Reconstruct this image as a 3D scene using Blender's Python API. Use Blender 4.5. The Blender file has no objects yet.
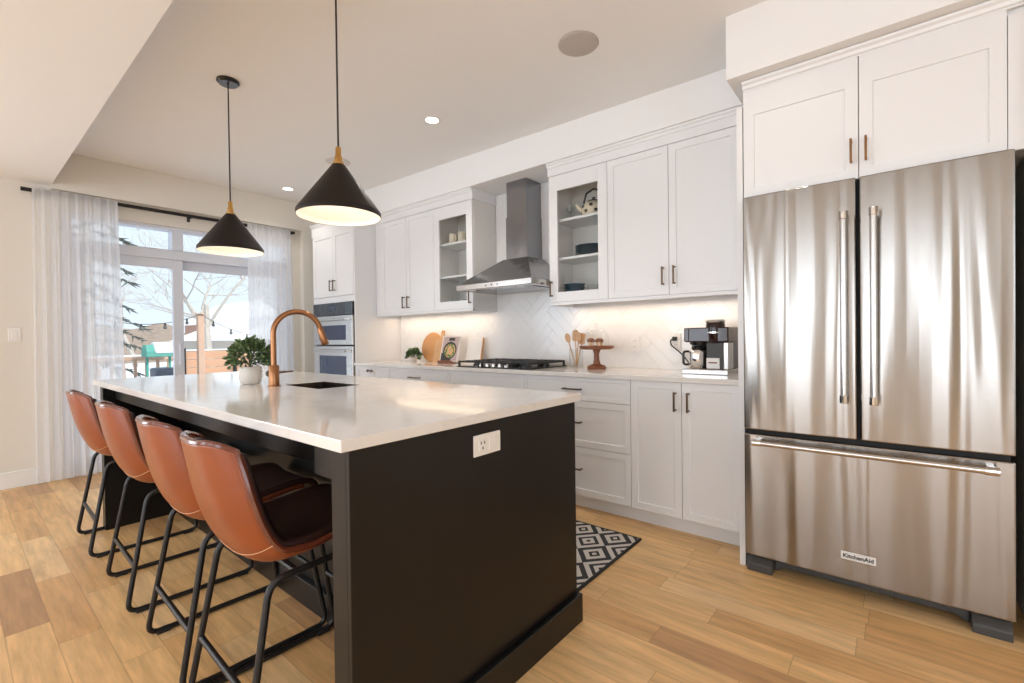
import bpy, bmesh, math, random
from mathutils import Vector, Matrix
C = bpy.context.scene
COL = C.collection
PI = math.pi
random.seed(7)

# ------------------------------------------------------------------ camera
def make_camera():
    f, yaw, pit, rol, h = 465.58, 0.6883, -0.0101, -0.0131, 1.149
    fw = Vector((-math.sin(yaw)*math.cos(pit), math.cos(yaw)*math.cos(pit), math.sin(pit)))
    r = fw.cross(Vector((0, 0, 1))).normalized()
    u = r.cross(fw)
    r2 = math.cos(rol)*r + math.sin(rol)*u
    u2 = -math.sin(rol)*r + math.cos(rol)*u
    cam = bpy.data.cameras.new('camera')
    cam.sensor_width = 36.0
    cam.lens = f*36.0/1024.0
    cam.clip_start = 0.02
    o = bpy.data.objects.new('camera', cam)
    M = Matrix((r2, u2, -fw)).transposed().to_4x4()
    M.translation = Vector((0, 0, h))
    o.matrix_world = M
    COL.objects.link(o)
    C.camera = o
make_camera()

# ------------------------------------------------------------------ world, exposure, daylight
w = bpy.data.worlds.new('sky'); C.world = w; w.use_nodes = True
bg = w.node_tree.nodes['Background']
bg.inputs[0].default_value = (0.60, 0.68, 0.745, 1); bg.inputs[1].default_value = 0.86
C.view_settings.view_transform = 'Standard'
C.view_settings.look = 'None'
C.view_settings.gamma = 1.0
C.view_settings.use_curve_mapping = False
C.view_settings.exposure = 0.86
C.cycles.max_bounces = 10
C.cycles.diffuse_bounces = 5
C.cycles.glossy_bounces = 5
C.cycles.transparent_max_bounces = 24
C.cycles.sample_clamp_indirect = 4.0

def area(name, loc, rot, sx, sy, power, col=(1, 1, 1), portal=False, spread=None):
    l = bpy.data.lights.new(name, 'AREA'); l.shape = 'RECTANGLE'; l.size = sx; l.size_y = sy
    l.energy = power; l.color = col
    if portal: l.cycles.is_portal = True
    if spread: l.spread = spread
    o = bpy.data.objects.new(name, l); o.location = loc; o.rotation_euler = rot; COL.objects.link(o)
    return o
# sun on the snow outside (its low light passes behind the house, the room gets none of it directly)
sl = bpy.data.lights.new('winter_sun', 'SUN'); sl.energy = 2.1; sl.angle = 0.05; sl.color = (1, .95, .87)
so = bpy.data.objects.new('winter_sun', sl); so.rotation_euler = (0.9, 0, 1.9); COL.objects.link(so)
# patio door daylight portal
area('portal_patio_door', (-5.62, 1.6, 1.15), (0, -PI/2, 0), 2.25, 1.95, 1, portal=True)
# daylight from the tall windows of the living area behind and beside the camera
DAY = (0.84, 0.91, 1.0)
for wx in (-3.4, -1.2, 1.0):
    area('living_window_light', (wx, -4.42, 1.35), (PI/2+.22, 0, 0), 1.45, 1.95, 29, DAY)
area('side_window_light', (3.92, -1.2, 1.45), (0, PI/2+.3, 0), 1.9, 2.6, 26, DAY)
area('dining_window_light', (-5.44, -2.1, 1.35), (0, -PI/2-.25, 0), 1.8, 2.0, 32, DAY)

# ------------------------------------------------------------------ materials
def new_mat(name):
    m = bpy.data.materials.new(name); m.use_nodes = True
    nt = m.node_tree
    return m, nt, nt.nodes['Principled BSDF']
def mat(name, col, rough=.5, metal=0., spec=None, coat=0., bump=None, var=None, emit=None, coat_rough=.05):
    """plain surface with a little noise in colour and height. var = (scale, amount), bump = (scale, strength)"""
    m, nt, b = new_mat(name)
    b.inputs['Base Color'].default_value = (*col, 1)
    b.inputs['Roughness'].default_value = rough
    b.inputs['Metallic'].default_value = metal
    if spec is not None: b.inputs['Specular IOR Level'].default_value = spec
    b.inputs['Coat Weight'].default_value = coat
    b.inputs['Coat Roughness'].default_value = coat_rough
    tc = nt.nodes.new('ShaderNodeTexCoord')
    if var:
        n = nt.nodes.new('ShaderNodeTexNoise'); n.inputs['Scale'].default_value = var[0]; n.inputs['Detail'].default_value = 4
        nt.links.new(tc.outputs['Object'], n.inputs['Vector'])
        mx = nt.nodes.new('ShaderNodeMix'); mx.data_type = 'RGBA'
        a = var[1]
        mx.inputs[6].default_value = (*[c*(1-a) for c in col], 1)
        mx.inputs[7].default_value = (*[min(1, c*(1+a)) for c in col], 1)
        nt.links.new(n.outputs['Fac'], mx.inputs[0]); nt.links.new(mx.outputs[2], b.inputs['Base Color'])
    if bump:
        n = nt.nodes.new('ShaderNodeTexNoise'); n.inputs['Scale'].default_value = bump[0]; n.inputs['Detail'].default_value = 3
        nt.links.new(tc.outputs['Object'], n.inputs['Vector'])
        bp = nt.nodes.new('ShaderNodeBump'); bp.inputs['Strength'].default_value = bump[1]; bp.inputs['Distance'].default_value = .01
        nt.links.new(n.outputs['Fac'], bp.inputs['Height']); nt.links.new(bp.outputs['Normal'], b.inputs['Normal'])
    if emit:
        b.inputs['Emission Color'].default_value = (*emit[0], 1); b.inputs['Emission Strength'].default_value = emit[1]
    return m
def N(nt, t, **kw):
    n = nt.nodes.new(t)
    for k, v in kw.items(): setattr(n, k, v)
    return n
def math_node(nt, op, a, b=None):
    n = nt.nodes.new('ShaderNodeMath'); n.operation = op
    for i, v in enumerate((a, b)):
        if v is None: continue
        if isinstance(v, (int, float)): n.inputs[i].default_value = v
        else: nt.links.new(v, n.inputs[i])
    return n.outputs[0]

def floor_mat():
    m, nt, b = new_mat('oak_planks')
    L = nt.links.new
    tc = N(nt, 'ShaderNodeTexCoord'); sp = N(nt, 'ShaderNodeSeparateXYZ'); L(tc.outputs['Object'], sp.inputs[0])
    W, PL = .127, .72
    yr = math_node(nt, 'DIVIDE', sp.outputs['Y'], W); row = math_node(nt, 'FLOOR', yr)
    wn = N(nt, 'ShaderNodeTexWhiteNoise', noise_dimensions='1D'); L(row, wn.inputs['W'])
    off = math_node(nt, 'MULTIPLY', wn.outputs['Value'], 5.0)
    xr = math_node(nt, 'ADD', math_node(nt, 'DIVIDE', sp.outputs['X'], PL), off)
    colm = math_node(nt, 'FLOOR', xr)
    cid = N(nt, 'ShaderNodeCombineXYZ'); L(row, cid.inputs[0]); L(colm, cid.inputs[1])
    wn2 = N(nt, 'ShaderNodeTexWhiteNoise', noise_dimensions='2D'); L(cid.outputs[0], wn2.inputs['Vector'])
    ramp = N(nt, 'ShaderNodeValToRGB'); L(wn2.outputs['Value'], ramp.inputs[0])
    els = ramp.color_ramp.elements
    cols = [(0, (.50, .285, .135)), (.06, (.67, .38, .155)), (.40, (.79, .49, .215)), (.8, (.84, .545, .255)), (1, (.87, .595, .31))]
    els[0].position, els[0].color = 0, (*cols[0][1], 1); els[1].position, els[1].color = 1, (*cols[-1][1], 1)
    for p, c in cols[1:-1]:
        e = els.new(p); e.color = (*c, 1)
    # grain : noise stretched along X, shifted per plank
    sh = N(nt, 'ShaderNodeVectorMath', operation='SCALE'); L(wn2.outputs['Color'], sh.inputs[0]); sh.inputs['Scale'].default_value = 20
    ad = N(nt, 'ShaderNodeVectorMath', operation='ADD'); L(tc.outputs['Object'], ad.inputs[0]); L(sh.outputs[0], ad.inputs[1])
    mp = N(nt, 'ShaderNodeMapping'); mp.inputs['Scale'].default_value = (2.0, 19, 1); L(ad.outputs[0], mp.inputs[0])
    g = N(nt, 'ShaderNodeTexNoise'); g.inputs['Scale'].default_value = 1.6; g.inputs['Detail'].default_value = 6; g.inputs['Roughness'].default_value = .62; g.inputs['Distortion'].default_value = .25
    L(mp.outputs[0], g.inputs['Vector'])
    gr = N(nt, 'ShaderNodeMapRange'); gr.inputs[1].default_value = .3; gr.inputs[2].default_value = .72; gr.inputs[3].default_value = .70; gr.inputs[4].default_value = 1.12; L(g.outputs['Fac'], gr.inputs[0])
    mul = N(nt, 'ShaderNodeMix', data_type='RGBA', blend_type='MULTIPLY'); mul.inputs[0].default_value = 1
    L(ramp.outputs[0], mul.inputs[6])
    gc = N(nt, 'ShaderNodeCombineColor'); L(gr.outputs[0], gc.inputs[0]); L(gr.outputs[0], gc.inputs[1]); L(gr.outputs[0], gc.inputs[2]); L(gc.outputs[0], mul.inputs[7])
    # knots
    mk = N(nt, 'ShaderNodeMapping'); mk.inputs['Scale'].default_value = (1.5, 4.5, 1); L(ad.outputs[0], mk.inputs[0])
    kn = N(nt, 'ShaderNodeTexNoise'); kn.inputs['Scale'].default_value = 1.7; kn.inputs['Detail'].default_value = 5; L(mk.outputs[0], kn.inputs['Vector'])
    kr = N(nt, 'ShaderNodeMapRange'); kr.inputs[1].default_value = .64; kr.inputs[2].default_value = .80; kr.inputs[3].default_value = 0; kr.inputs[4].default_value = .6; L(kn.outputs['Fac'], kr.inputs[0])
    mk2 = N(nt, 'ShaderNodeMix', data_type='RGBA'); L(kr.outputs[0], mk2.inputs[0]); L(mul.outputs[2], mk2.inputs[6]); mk2.inputs[7].default_value = (.24, .12, .055, 1)
    # seams
    fy = math_node(nt, 'FRACT', yr); fx = math_node(nt, 'FRACT', xr)
    dy = math_node(nt, 'MULTIPLY', math_node(nt, 'MINIMUM', fy, math_node(nt, 'SUBTRACT', 1, fy)), W)
    dx = math_node(nt, 'MULTIPLY', math_node(nt, 'MINIMUM', fx, math_node(nt, 'SUBTRACT', 1, fx)), PL)
    d = math_node(nt, 'MINIMUM', dx, dy)
    sr = N(nt, 'ShaderNodeMapRange'); sr.inputs[1].default_value = .0006; sr.inputs[2].default_value = .0028; sr.inputs[3].default_value = .38; sr.inputs[4].default_value = 0; L(d, sr.inputs[0])
    mx = N(nt, 'ShaderNodeMix', data_type='RGBA'); L(sr.outputs[0], mx.inputs[0]); L(mk2.outputs[2], mx.inputs[6]); mx.inputs[7].default_value = (.20, .10, .05, 1)
    L(mx.outputs[2], b.inputs['Base Color'])
    b.inputs['Roughness'].default_value = .36
    bp = N(nt, 'ShaderNodeBump'); bp.inputs['Strength'].default_value = .12; bp.inputs['Distance'].default_value = .004
    L(g.outputs['Fac'], bp.inputs['Height']); L(bp.outputs[0], b.inputs['Normal'])
    return m

def steel_mat(name, col, rough, wave, axis_scale, dist=.02, aniso=0):
    m, nt, b = new_mat(name); L = nt.links.new
    b.inputs['Base Color'].default_value = (*col, 1); b.inputs['Metallic'].default_value = 1; b.inputs['Roughness'].default_value = rough
    tc = N(nt, 'ShaderNodeTexCoord')
    mp = N(nt, 'ShaderNodeMapping'); mp.inputs['Scale'].default_value = axis_scale; L(tc.outputs['Object'], mp.inputs[0])
    n = N(nt, 'ShaderNodeTexNoise'); n.inputs['Scale'].default_value = 1; n.inputs['Detail'].default_value = 1.2; n.inputs['Distortion'].default_value = .4; L(mp.outputs[0], n.inputs['Vector'])
    bp = N(nt, 'ShaderNodeBump'); bp.inputs['Strength'].default_value = wave; bp.inputs['Distance'].default_value = dist; L(n.outputs['Fac'], bp.inputs['Height'])
    mp2 = N(nt, 'ShaderNodeMapping'); mp2.inputs['Scale'].default_value = (900, 900, 12); L(tc.outputs['Object'], mp2.inputs[0])
    n2 = N(nt, 'ShaderNodeTexNoise'); n2.inputs['Scale'].default_value = 1; L(mp2.outputs[0], n2.inputs['Vector'])
    mr = N(nt, 'ShaderNodeMapRange'); mr.inputs[3].default_value = rough*.75; mr.inputs[4].default_value = rough*1.3; L(n2.outputs['Fac'], mr.inputs[0]); L(mr.outputs[0], b.inputs['Roughness'])
    L(bp.outputs[0], b.inputs['Normal'])
    if aniso:
        b.inputs['Anisotropic'].default_value = aniso; b.inputs['Anisotropic Rotation'].default_value = .25
        tg = N(nt, 'ShaderNodeTangent', direction_type='RADIAL', axis='Z'); L(tg.outputs[0], b.inputs['Tangent'])
    return m

def glass_mat(name, tint=(.95, .97, .97), refl=1.0, ior=1.45):
    m = bpy.data.materials.new(name); m.use_nodes = True; nt = m.node_tree; nt.nodes.clear(); L = nt.links.new
    out = N(nt, 'ShaderNodeOutputMaterial'); tr = N(nt, 'ShaderNodeBsdfTransparent'); gl = N(nt, 'ShaderNodeBsdfGlossy')
    tr.inputs[0].default_value = (*tint, 1); gl.inputs['Roughness'].default_value = .02
    fr = N(nt, 'ShaderNodeFresnel'); fr.inputs[0].default_value = ior
    mx = N(nt, 'ShaderNodeMixShader'); ge = N(nt, 'ShaderNodeNewGeometry'); L(math_node(nt, 'MULTIPLY', math_node(nt, 'MULTIPLY', fr.outputs[0], refl), math_node(nt, 'SUBTRACT', 1, ge.outputs['Backfacing'])), mx.inputs[0]); L(tr.outputs[0], mx.inputs[1]); L(gl.outputs[0], mx.inputs[2]); L(mx.outputs[0], out.inputs[0])
    return m
def sheer_mat():
    m = bpy.data.materials.new('sheer_voile'); m.use_nodes = True; nt = m.node_tree; nt.nodes.clear(); L = nt.links.new
    out = N(nt, 'ShaderNodeOutputMaterial'); tp = N(nt, 'ShaderNodeBsdfTransparent'); tl = N(nt, 'ShaderNodeBsdfTranslucent'); df = N(nt, 'ShaderNodeBsdfDiffuse')
    tl.inputs[0].default_value = (.93, .93, .95, 1); df.inputs[0].default_value = (.93, .93, .94, 1)
    tc = N(nt, 'ShaderNodeTexCoord'); n = N(nt, 'ShaderNodeTexNoise'); n.inputs['Scale'].default_value = 300; L(tc.outputs['Object'], n.inputs['Vector'])
    a = N(nt, 'ShaderNodeMixShader'); a.inputs[0].default_value = .38; L(tl.outputs[0], a.inputs[1]); L(df.outputs[0], a.inputs[2])
    mr = N(nt, 'ShaderNodeMapRange'); mr.inputs[3].default_value = .14; mr.inputs[4].default_value = .30; L(n.outputs['Fac'], mr.inputs[0])
    b = N(nt, 'ShaderNodeMixShader'); L(mr.outputs[0], b.inputs[0]); L(a.outputs[0], b.inputs[1]); L(tp.outputs[0], b.inputs[2]); L(b.outputs[0], out.inputs[0])
    return m
def rug_mat():
    m, nt, b = new_mat('rug_weave'); L = nt.links.new
    tc = N(nt, 'ShaderNodeTexCoord'); sp = N(nt, 'ShaderNodeSeparateXYZ'); L(tc.outputs['Object'], sp.inputs[0])
    def tri(s, per, ph):
        return math_node(nt, 'ABSOLUTE', math_node(nt, 'SUBTRACT', math_node(nt, 'FRACT', math_node(nt, 'ADD', math_node(nt, 'DIVIDE', s, per), ph)), .5))
    px, py = .205, .235
    d = math_node(nt, 'ADD', tri(sp.outputs['X'], px, .15), tri(sp.outputs['Y'], py, .35))      # 0 in the diamond's centre, 1 at the corners
    f = math_node(nt, 'FRACT', math_node(nt, 'MULTIPLY', d, 3.0))
    ring = math_node(nt, 'GREATER_THAN', f, .52)
    core = math_node(nt, 'LESS_THAN', d, .075)
    mid = math_node(nt, 'LESS_THAN', math_node(nt, 'ABSOLUTE', math_node(nt, 'SUBTRACT', d, .86)), .07)
    cream = math_node(nt, 'MAXIMUM', math_node(nt, 'MULTIPLY', ring, math_node(nt, 'LESS_THAN', d, .72)), math_node(nt, 'MAXIMUM', core, mid))
    n = N(nt, 'ShaderNodeTexNoise'); n.inputs['Scale'].default_value = 260; L(tc.outputs['Object'], n.inputs['Vector'])
    mx = N(nt, 'ShaderNodeMix', data_type='RGBA'); L(cream, mx.inputs[0]); mx.inputs[6].default_value = (.035, .036, .04, 1); mx.inputs[7].default_value = (.62, .58, .54, 1)
    L(mx.outputs[2], b.inputs['Base Color']); b.inputs['Roughness'].default_value = .95
    bp = N(nt, 'ShaderNodeBump'); bp.inputs['Strength'].default_value = .5; bp.inputs['Distance'].default_value = .003; L(n.outputs['Fac'], bp.inputs['Height']); L(bp.outputs[0], b.inputs['Normal'])
    return m
def wood_mat(name, c1, c2, rough=.45, scale=(4, 4, 40)):
    m, nt, b = new_mat(name); L = nt.links.new
    tc = N(nt, 'ShaderNodeTexCoord'); mp = N(nt, 'ShaderNodeMapping'); mp.inputs['Scale'].default_value = scale; L(tc.outputs['Object'], mp.inputs[0])
    n = N(nt, 'ShaderNodeTexNoise'); n.inputs['Scale'].default_value = 1; n.inputs['Detail'].default_value = 5; L(mp.outputs[0], n.inputs['Vector'])
    mx = N(nt, 'ShaderNodeMix', data_type='RGBA'); L(n.outputs['Fac'], mx.inputs[0]); mx.inputs[6].default_value = (*c1, 1); mx.inputs[7].default_value = (*c2, 1)
    L(mx.outputs[2], b.inputs['Base Color']); b.inputs['Roughness'].default_value = rough
    return m
def quartz_mat():
    m, nt, b = new_mat('quartz'); L = nt.links.new
    tc = N(nt, 'ShaderNodeTexCoord')
    n = N(nt, 'ShaderNodeTexNoise'); n.inputs['Scale'].default_value = 1.3; n.inputs['Detail'].default_value = 7; n.inputs['Distortion'].default_value = 1.4; L(tc.outputs['Object'], n.inputs['Vector'])
    r = math_node(nt, 'ABSOLUTE', math_node(nt, 'SUBTRACT', n.outputs['Fac'], .5))
    mr = N(nt, 'ShaderNodeMapRange'); mr.inputs[1].default_value = 0; mr.inputs[2].default_value = .035; mr.inputs[3].default_value = .22; mr.inputs[4].default_value = 0; L(r, mr.inputs[0])
    mx = N(nt, 'ShaderNodeMix', data_type='RGBA'); L(mr.outputs[0], mx.inputs[0]); mx.inputs[6].default_value = (.78, .75, .72, 1); mx.inputs[7].default_value = (.60, .56, .53, 1)
    L(mx.outputs[2], b.inputs['Base Color']); b.inputs['Roughness'].default_value = .085; b.inputs['IOR'].default_value = 1.55
    return m
M = dict(
    floor=floor_mat(), wall=mat('warm_white_paint', (.76, .72, .65), .75, bump=(60, .04)),
    ceil=mat('ceiling_paint', (.86, .855, .85), .85), trim=mat('trim_paint', (.84, .83, .80), .45),
    white=mat('white_lacquer', (.83, .83, .835), .33), white_in=mat('cabinet_interior', (.78, .76, .73), .5),
    quartz=quartz_mat(), black=mat('black_stain', (.0048, .0043, .0039), .36, spec=.38, var=(9, .25)),
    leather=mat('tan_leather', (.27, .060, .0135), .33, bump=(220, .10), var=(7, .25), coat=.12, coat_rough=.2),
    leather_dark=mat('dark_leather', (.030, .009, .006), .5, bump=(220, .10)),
    piping=mat('leather_piping', (.15, .038, .018), .2, coat=.5), thread=mat('thread', (.55, .28, .14), .6),
    iron=mat('black_iron', (.018, .017, .017), .38, metal=.3), rubber=mat('black_rubber', (.012, .012, .012), .7),
    steel=steel_mat('brushed_steel', (.345, .322, .295), .20, .5, (6.0, 6.0, .4), .042, .8),
    steel_plain=steel_mat('satin_steel', (.60, .58, .56), .25, .1, (5, 5, 5)),
    steel_hood=steel_mat('hood_steel', (.30, .30, .315), .2, .35, (7, 7, .8)),
    sink=mat('sink_steel_shaded', (.10, .085, .07), .35, metal=1), chrome=mat('chrome', (.75, .74, .73), .1, metal=1),  # sink: plain stainless, its base colour darkened to stand for shade
    char=mat('charcoal_plastic', (.06, .058, .055), .5), blackglass=mat('black_glass', (.012, .014, .02), .04, spec=.8),
    gloss_black=mat('gloss_black', (.012, .012, .012), .18), bronze=mat('bronze_pull', (.16, .105, .065), .38, metal=.9), brass=mat('brass', (.62, .36, .12), .3, metal=1), pull_warm=mat('warm_bronze_pull', (.27, .14, .055), .35, metal=.9),
    copper=mat('brushed_copper', (.31, .145, .068), .27, metal=1), shade=mat('shade_bronze', (.013, .0085, .007), .4, spec=.3),
    shade_in=mat('shade_inside', (.90, .84, .76), .6), cord=mat('cord', (.02, .02, .02), .7),
    glass=glass_mat('cabinet_glass', (.965, .97, .965)), pane=glass_mat('window_pane', (.97, .985, 1.0), .8), jar=glass_mat('clear_glass', (.96, .97, .97)),
    sheer=sheer_mat(), vinyl=mat('vinyl_frame', (.70, .74, .83), .4), rug=rug_mat(), rug_edge=mat('rug_binding', (.02, .019, .02), .9),
    tile=mat('white_tile', (.84, .83, .82), .13), grout=mat('grout', (.80, .79, .78), .85), plate=mat('white_plastic', (.82, .80, .77), .35), slot=mat('socket_slot', (.05, .05, .05), .5),
    pot=mat('ceramic', (.74, .69, .63), .55), soil=mat('soil', (.05, .035, .025), .95, bump=(90, .6)),
    leaf=mat('leaf', (.075, .125, .045), .5, var=(30, .45)), leaf2=mat('leaf_light', (.20, .28, .12), .5, var=(30, .4)), stem=mat('stem', (.12, .09, .04), .7),
    board=wood_mat('beech', (.54, .25, .09), (.66, .36, .15), scale=(6, 6, 3)), walnut=wood_mat('walnut', (.16, .05, .02), (.27, .095, .04), scale=(20, 20, 4)),
    spoon=wood_mat('spoon_wood', (.56, .31, .14), (.72, .46, .25)), muffin=mat('muffin', (.22, .075, .03), .85, bump=(80, .5)),
    paper=mat('paper', (.83, .81, .78), .7), cover=mat('cover_pink', (.56, .42, .39), .5), dark=mat('dark_print', (.045, .04, .035), .5), noodle=mat('noodle', (.66, .40, .20), .6, var=(60, .4)), herb=mat('herb', (.10, .22, .05), .6),
    teal=mat('teal_stoneware', (.018, .075, .115), .25), cream=mat('cream_enamel', (.72, .64, .50), .3), dot=mat('dot', (.02, .02, .02), .4),
    grille=mat('speaker_grille', (.56, .51, .47), .8, bump=(500, .5)), disc=mat('ceiling_disc', (.66, .63, .60), .7),
    coffee_brown=mat('coffee_brown', (.026, .0095, .0075), .14), glow=mat('lamp_glow', (1, .95, .88), .5, emit=((1, .86, .68), 6)), bulb=mat('bulb_glow', (1, .9, .75), .5, emit=((1, .86, .68), 1.0)),
    navyglass=mat('oven_glass', (.015, .03, .085), .05, spec=.7), display=mat('oven_display', (.03, .04, .07), .08),
    snow=mat('snow', (.86, .88, .92), .8, bump=(3, .3)), bark=mat('grey_bark', (.46, .42, .38), .9, var=(12, .3)), needle=mat('needles', (.13, .15, .135), .8, var=(8, .4)),
    fence=wood_mat('fence_board', (.46, .25, .15), (.60, .36, .235), .8, (2, 2, 8)), timber=wood_mat('timber', (.48, .31, .225), (.60, .41, .31), .8, (6, 6, 2)),
    tealpaint=mat('teal_canvas', (.10, .36, .30), .7), siding=mat('house_siding', (.50, .44, .38), .8), roof=mat('roof_snow', (.88, .90, .94), .8), brick=mat('brick_wall', (.42, .24, .18), .85, var=(14, .3)), hill=mat('winter_woods', (.30, .235, .19), .95, var=(2.5, .35)),
    greybox=mat('grey_bin', (.10, .12, .16), .6), windowdark=mat('house_window', (.06, .08, .11), .15), wire=mat('wire', (.03, .03, .03), .6), lampglass=mat('bulb_glass', (.10, .10, .10), .2),
)

# ------------------------------------------------------------------ mesh helpers
class MB:
    def __init__(s): s.bm = bmesh.new()
    def box(s, x0, x1, y0, y1, z0, z1):
        r = bmesh.ops.create_cube(s.bm, size=1)
        for v in r['verts']:
            v.co = Vector((x0+(v.co.x+.5)*(x1-x0), y0+(v.co.y+.5)*(y1-y0), z0+(v.co.z+.5)*(z1-z0)))
        return s
    def tube(s, pts, r, seg=10, closed=False, radii=None):
        pts = [Vector(p) for p in pts]; n = len(pts); rings = []
        up = None
        for i, p in enumerate(pts):
            if closed: t = (pts[(i+1) % n]-pts[i-1])
            else: t = pts[min(i+1, n-1)]-pts[max(i-1, 0)]
            t = t.normalized() if t.length > 1e-9 else Vector((0, 0, 1))
            if up is None:
                up = Vector((0, 0, 1)) if abs(t.z) < .9 else Vector((1, 0, 0))
            a = t.cross(up)
            if a.length < 1e-6: a = t.orthogonal()
            a.normalize(); b = t.cross(a).normalized(); up = -b if b.dot(up) < 0 else b
            b = up
            rr = radii[i] if radii else r
            rings.append([s.bm.verts.new(p+rr*(math.cos(2*PI*k/seg)*a+math.sin(2*PI*k/seg)*b)) for k in range(seg)])
        m = n if closed else n-1
        for i in range(m):
            A, B = rings[i], rings[(i+1) % n]
            for k in range(seg):
                s.bm.faces.new((A[k], A[(k+1) % seg], B[(k+1) % seg], B[k]))
        if not closed:
            s.bm.faces.new(rings[0][::-1]); s.bm.faces.new(rings[-1])
        return s
    def lathe(s, prof, c=(0, 0, 0), seg=32, cap0=True, cap1=True):
        c = Vector(c); rings = []
        for r, z in prof:
            if r < 1e-6: rings.append([s.bm.verts.new(c+Vector((0, 0, z)))])
            else: rings.append([s.bm.verts.new(c+Vector((r*math.cos(2*PI*k/seg), r*math.sin(2*PI*k/seg), z))) for k in range(seg)])
        for A, B in zip(rings, rings[1:]):
            for k in range(seg):
                k2 = (k+1) % seg
                if len(A) == 1 and len(B) == 1: continue
                if len(A) == 1: s.bm.faces.new((A[0], B[k2], B[k]))
                elif len(B) == 1: s.bm.faces.new((A[k], A[k2], B[0]))
                else: s.bm.faces.new((A[k], A[k2], B[k2], B[k]))
        if cap0 and len(rings[0]) > 1: s.bm.faces.new(rings[0][::-1])
        if cap1 and len(rings[-1]) > 1: s.bm.faces.new(rings[-1])
        return s
    def prism(s, poly, d):
        """poly: list of 3d points (planar), extruded by vector d"""
        d = Vector(d); a = [s.bm.verts.new(Vector(p)) for p in poly]; b = [s.bm.verts.new(Vector(p)+d) for p in poly]
        s.bm.faces.new(a[::-1]); s.bm.faces.new(b)
        n = len(a)
        for i in range(n): s.bm.faces.new((a[i], a[(i+1) % n], b[(i+1) % n], b[i]))
        return s
    def grid(s, fn, nu, nv):
        g = [[s.bm.verts.new(Vector(fn(i/nu, j/nv))) for j in range(nv+1)] for i in range(nu+1)]
        for i in range(nu):
            for j in range(nv):
                s.bm.faces.new((g[i][j], g[i+1][j], g[i+1][j+1], g[i][j+1]))
        return s
    def ball(s, c, r, seg=12, sc=(1, 1, 1)):
        q = bmesh.ops.create_uvsphere(s.bm, u_segments=seg, v_segments=max(6, seg//2), radius=r)
        for v in q['verts']: v.co = Vector((v.co.x*sc[0], v.co.y*sc[1], v.co.z*sc[2]))+Vector(c)
        return s
    def move(s, mtx): bmesh.ops.transform(s.bm, matrix=mtx, verts=s.bm.verts); return s

def wpos(o):
    p = Vector((0, 0, 0))
    while o: p = p+o.location; o = o.parent
    return p
def build(name, mb, m, parent=None, smooth=False, bevel=0, loc=None, bseg=2, solid=0, solid_off=-1):
    """one mesh object; vertices are given in the room's coordinates, parents are never rotated while building"""
    bmesh.ops.recalc_face_normals(mb.bm, faces=mb.bm.faces)
    me = bpy.data.meshes.new(name)
    if loc is not None: L = Vector(loc)
    elif parent is not None: L = wpos(parent)
    else: L = Vector((0, 0, 0))
    if L.length > 0: bmesh.ops.translate(mb.bm, vec=-L, verts=mb.bm.verts)
    if smooth:
        for f in mb.bm.faces: f.smooth = True
    mb.bm.to_mesh(me); mb.bm.free()
    me.materials.append(m if not isinstance(m, str) else M[m])
    o = bpy.data.objects.new(name, me); COL.objects.link(o)
    if parent is not None: o.parent = parent
    o.location = L-(wpos(parent) if parent is not None else Vector((0, 0, 0)))
    if solid:
        md = o.modifiers.new('thickness', 'SOLIDIFY'); md.thickness = solid; md.offset = solid_off
    if bevel:
        md = o.modifiers.new('edge', 'BEVEL'); md.width = bevel; md.segments = bseg; md.limit_method = 'ANGLE'; md.angle_limit = math.radians(40)
    if smooth and smooth != True:
        pass
    if smooth:
        try: me.set_sharp_from_angle(angle=math.radians(40))
        except Exception: pass
    return o
def thing(name, label, cat, loc=(0, 0, 0), group=None, kind=None):
    o = bpy.data.objects.new(name, None); o.empty_display_size = .1; COL.objects.link(o); o.location = loc
    return tag(o, label, cat, group, kind)
def tag(o, label, cat, group=None, kind=None):
    o['label'] = label; o['category'] = cat
    if group: o['group'] = group
    if kind: o['kind'] = kind
    return o
def struct(o, label=None):
    o['kind'] = 'structure'
    if label: o['label'] = label
    return o
def dup(root, loc, label, group=None):
    r = root.copy(); COL.objects.link(r); r.location = loc; r['label'] = label
    if group: r['group'] = group
    for ch in list(root.children):
        c = ch.copy(); COL.objects.link(c); c.parent = r
        for g in list(ch.children):
            d = g.copy(); COL.objects.link(d); d.parent = c
    return r
def B(*a): return MB().box(*a)
def arc(c, r, a0, a1, n, plane='yz'):
    out = []
    for i in range(n+1):
        t = a0+(a1-a0)*i/n; u, v = r*math.cos(t), r*math.sin(t)
        out.append(Vector(c)+(Vector((0, u, v)) if plane == 'yz' else Vector((u, 0, v)) if plane == 'xz' else Vector((u, v, 0))))
    return out
def round_path(pts, r, n=5):
    pts = [Vector(p) for p in pts]; out = [pts[0]]
    for a, b, c in zip(pts, pts[1:], pts[2:]):
        d1, d2 = (a-b), (c-b); k = min(r, d1.length*.45, d2.length*.45)
        p, q = b+d1.normalized()*k, b+d2.normalized()*k
        for i in range(n+1):
            t = i/n; out.append((1-t)**2*p+2*t*(1-t)*b+t*t*q)
    out.append(pts[-1]); return out

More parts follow.
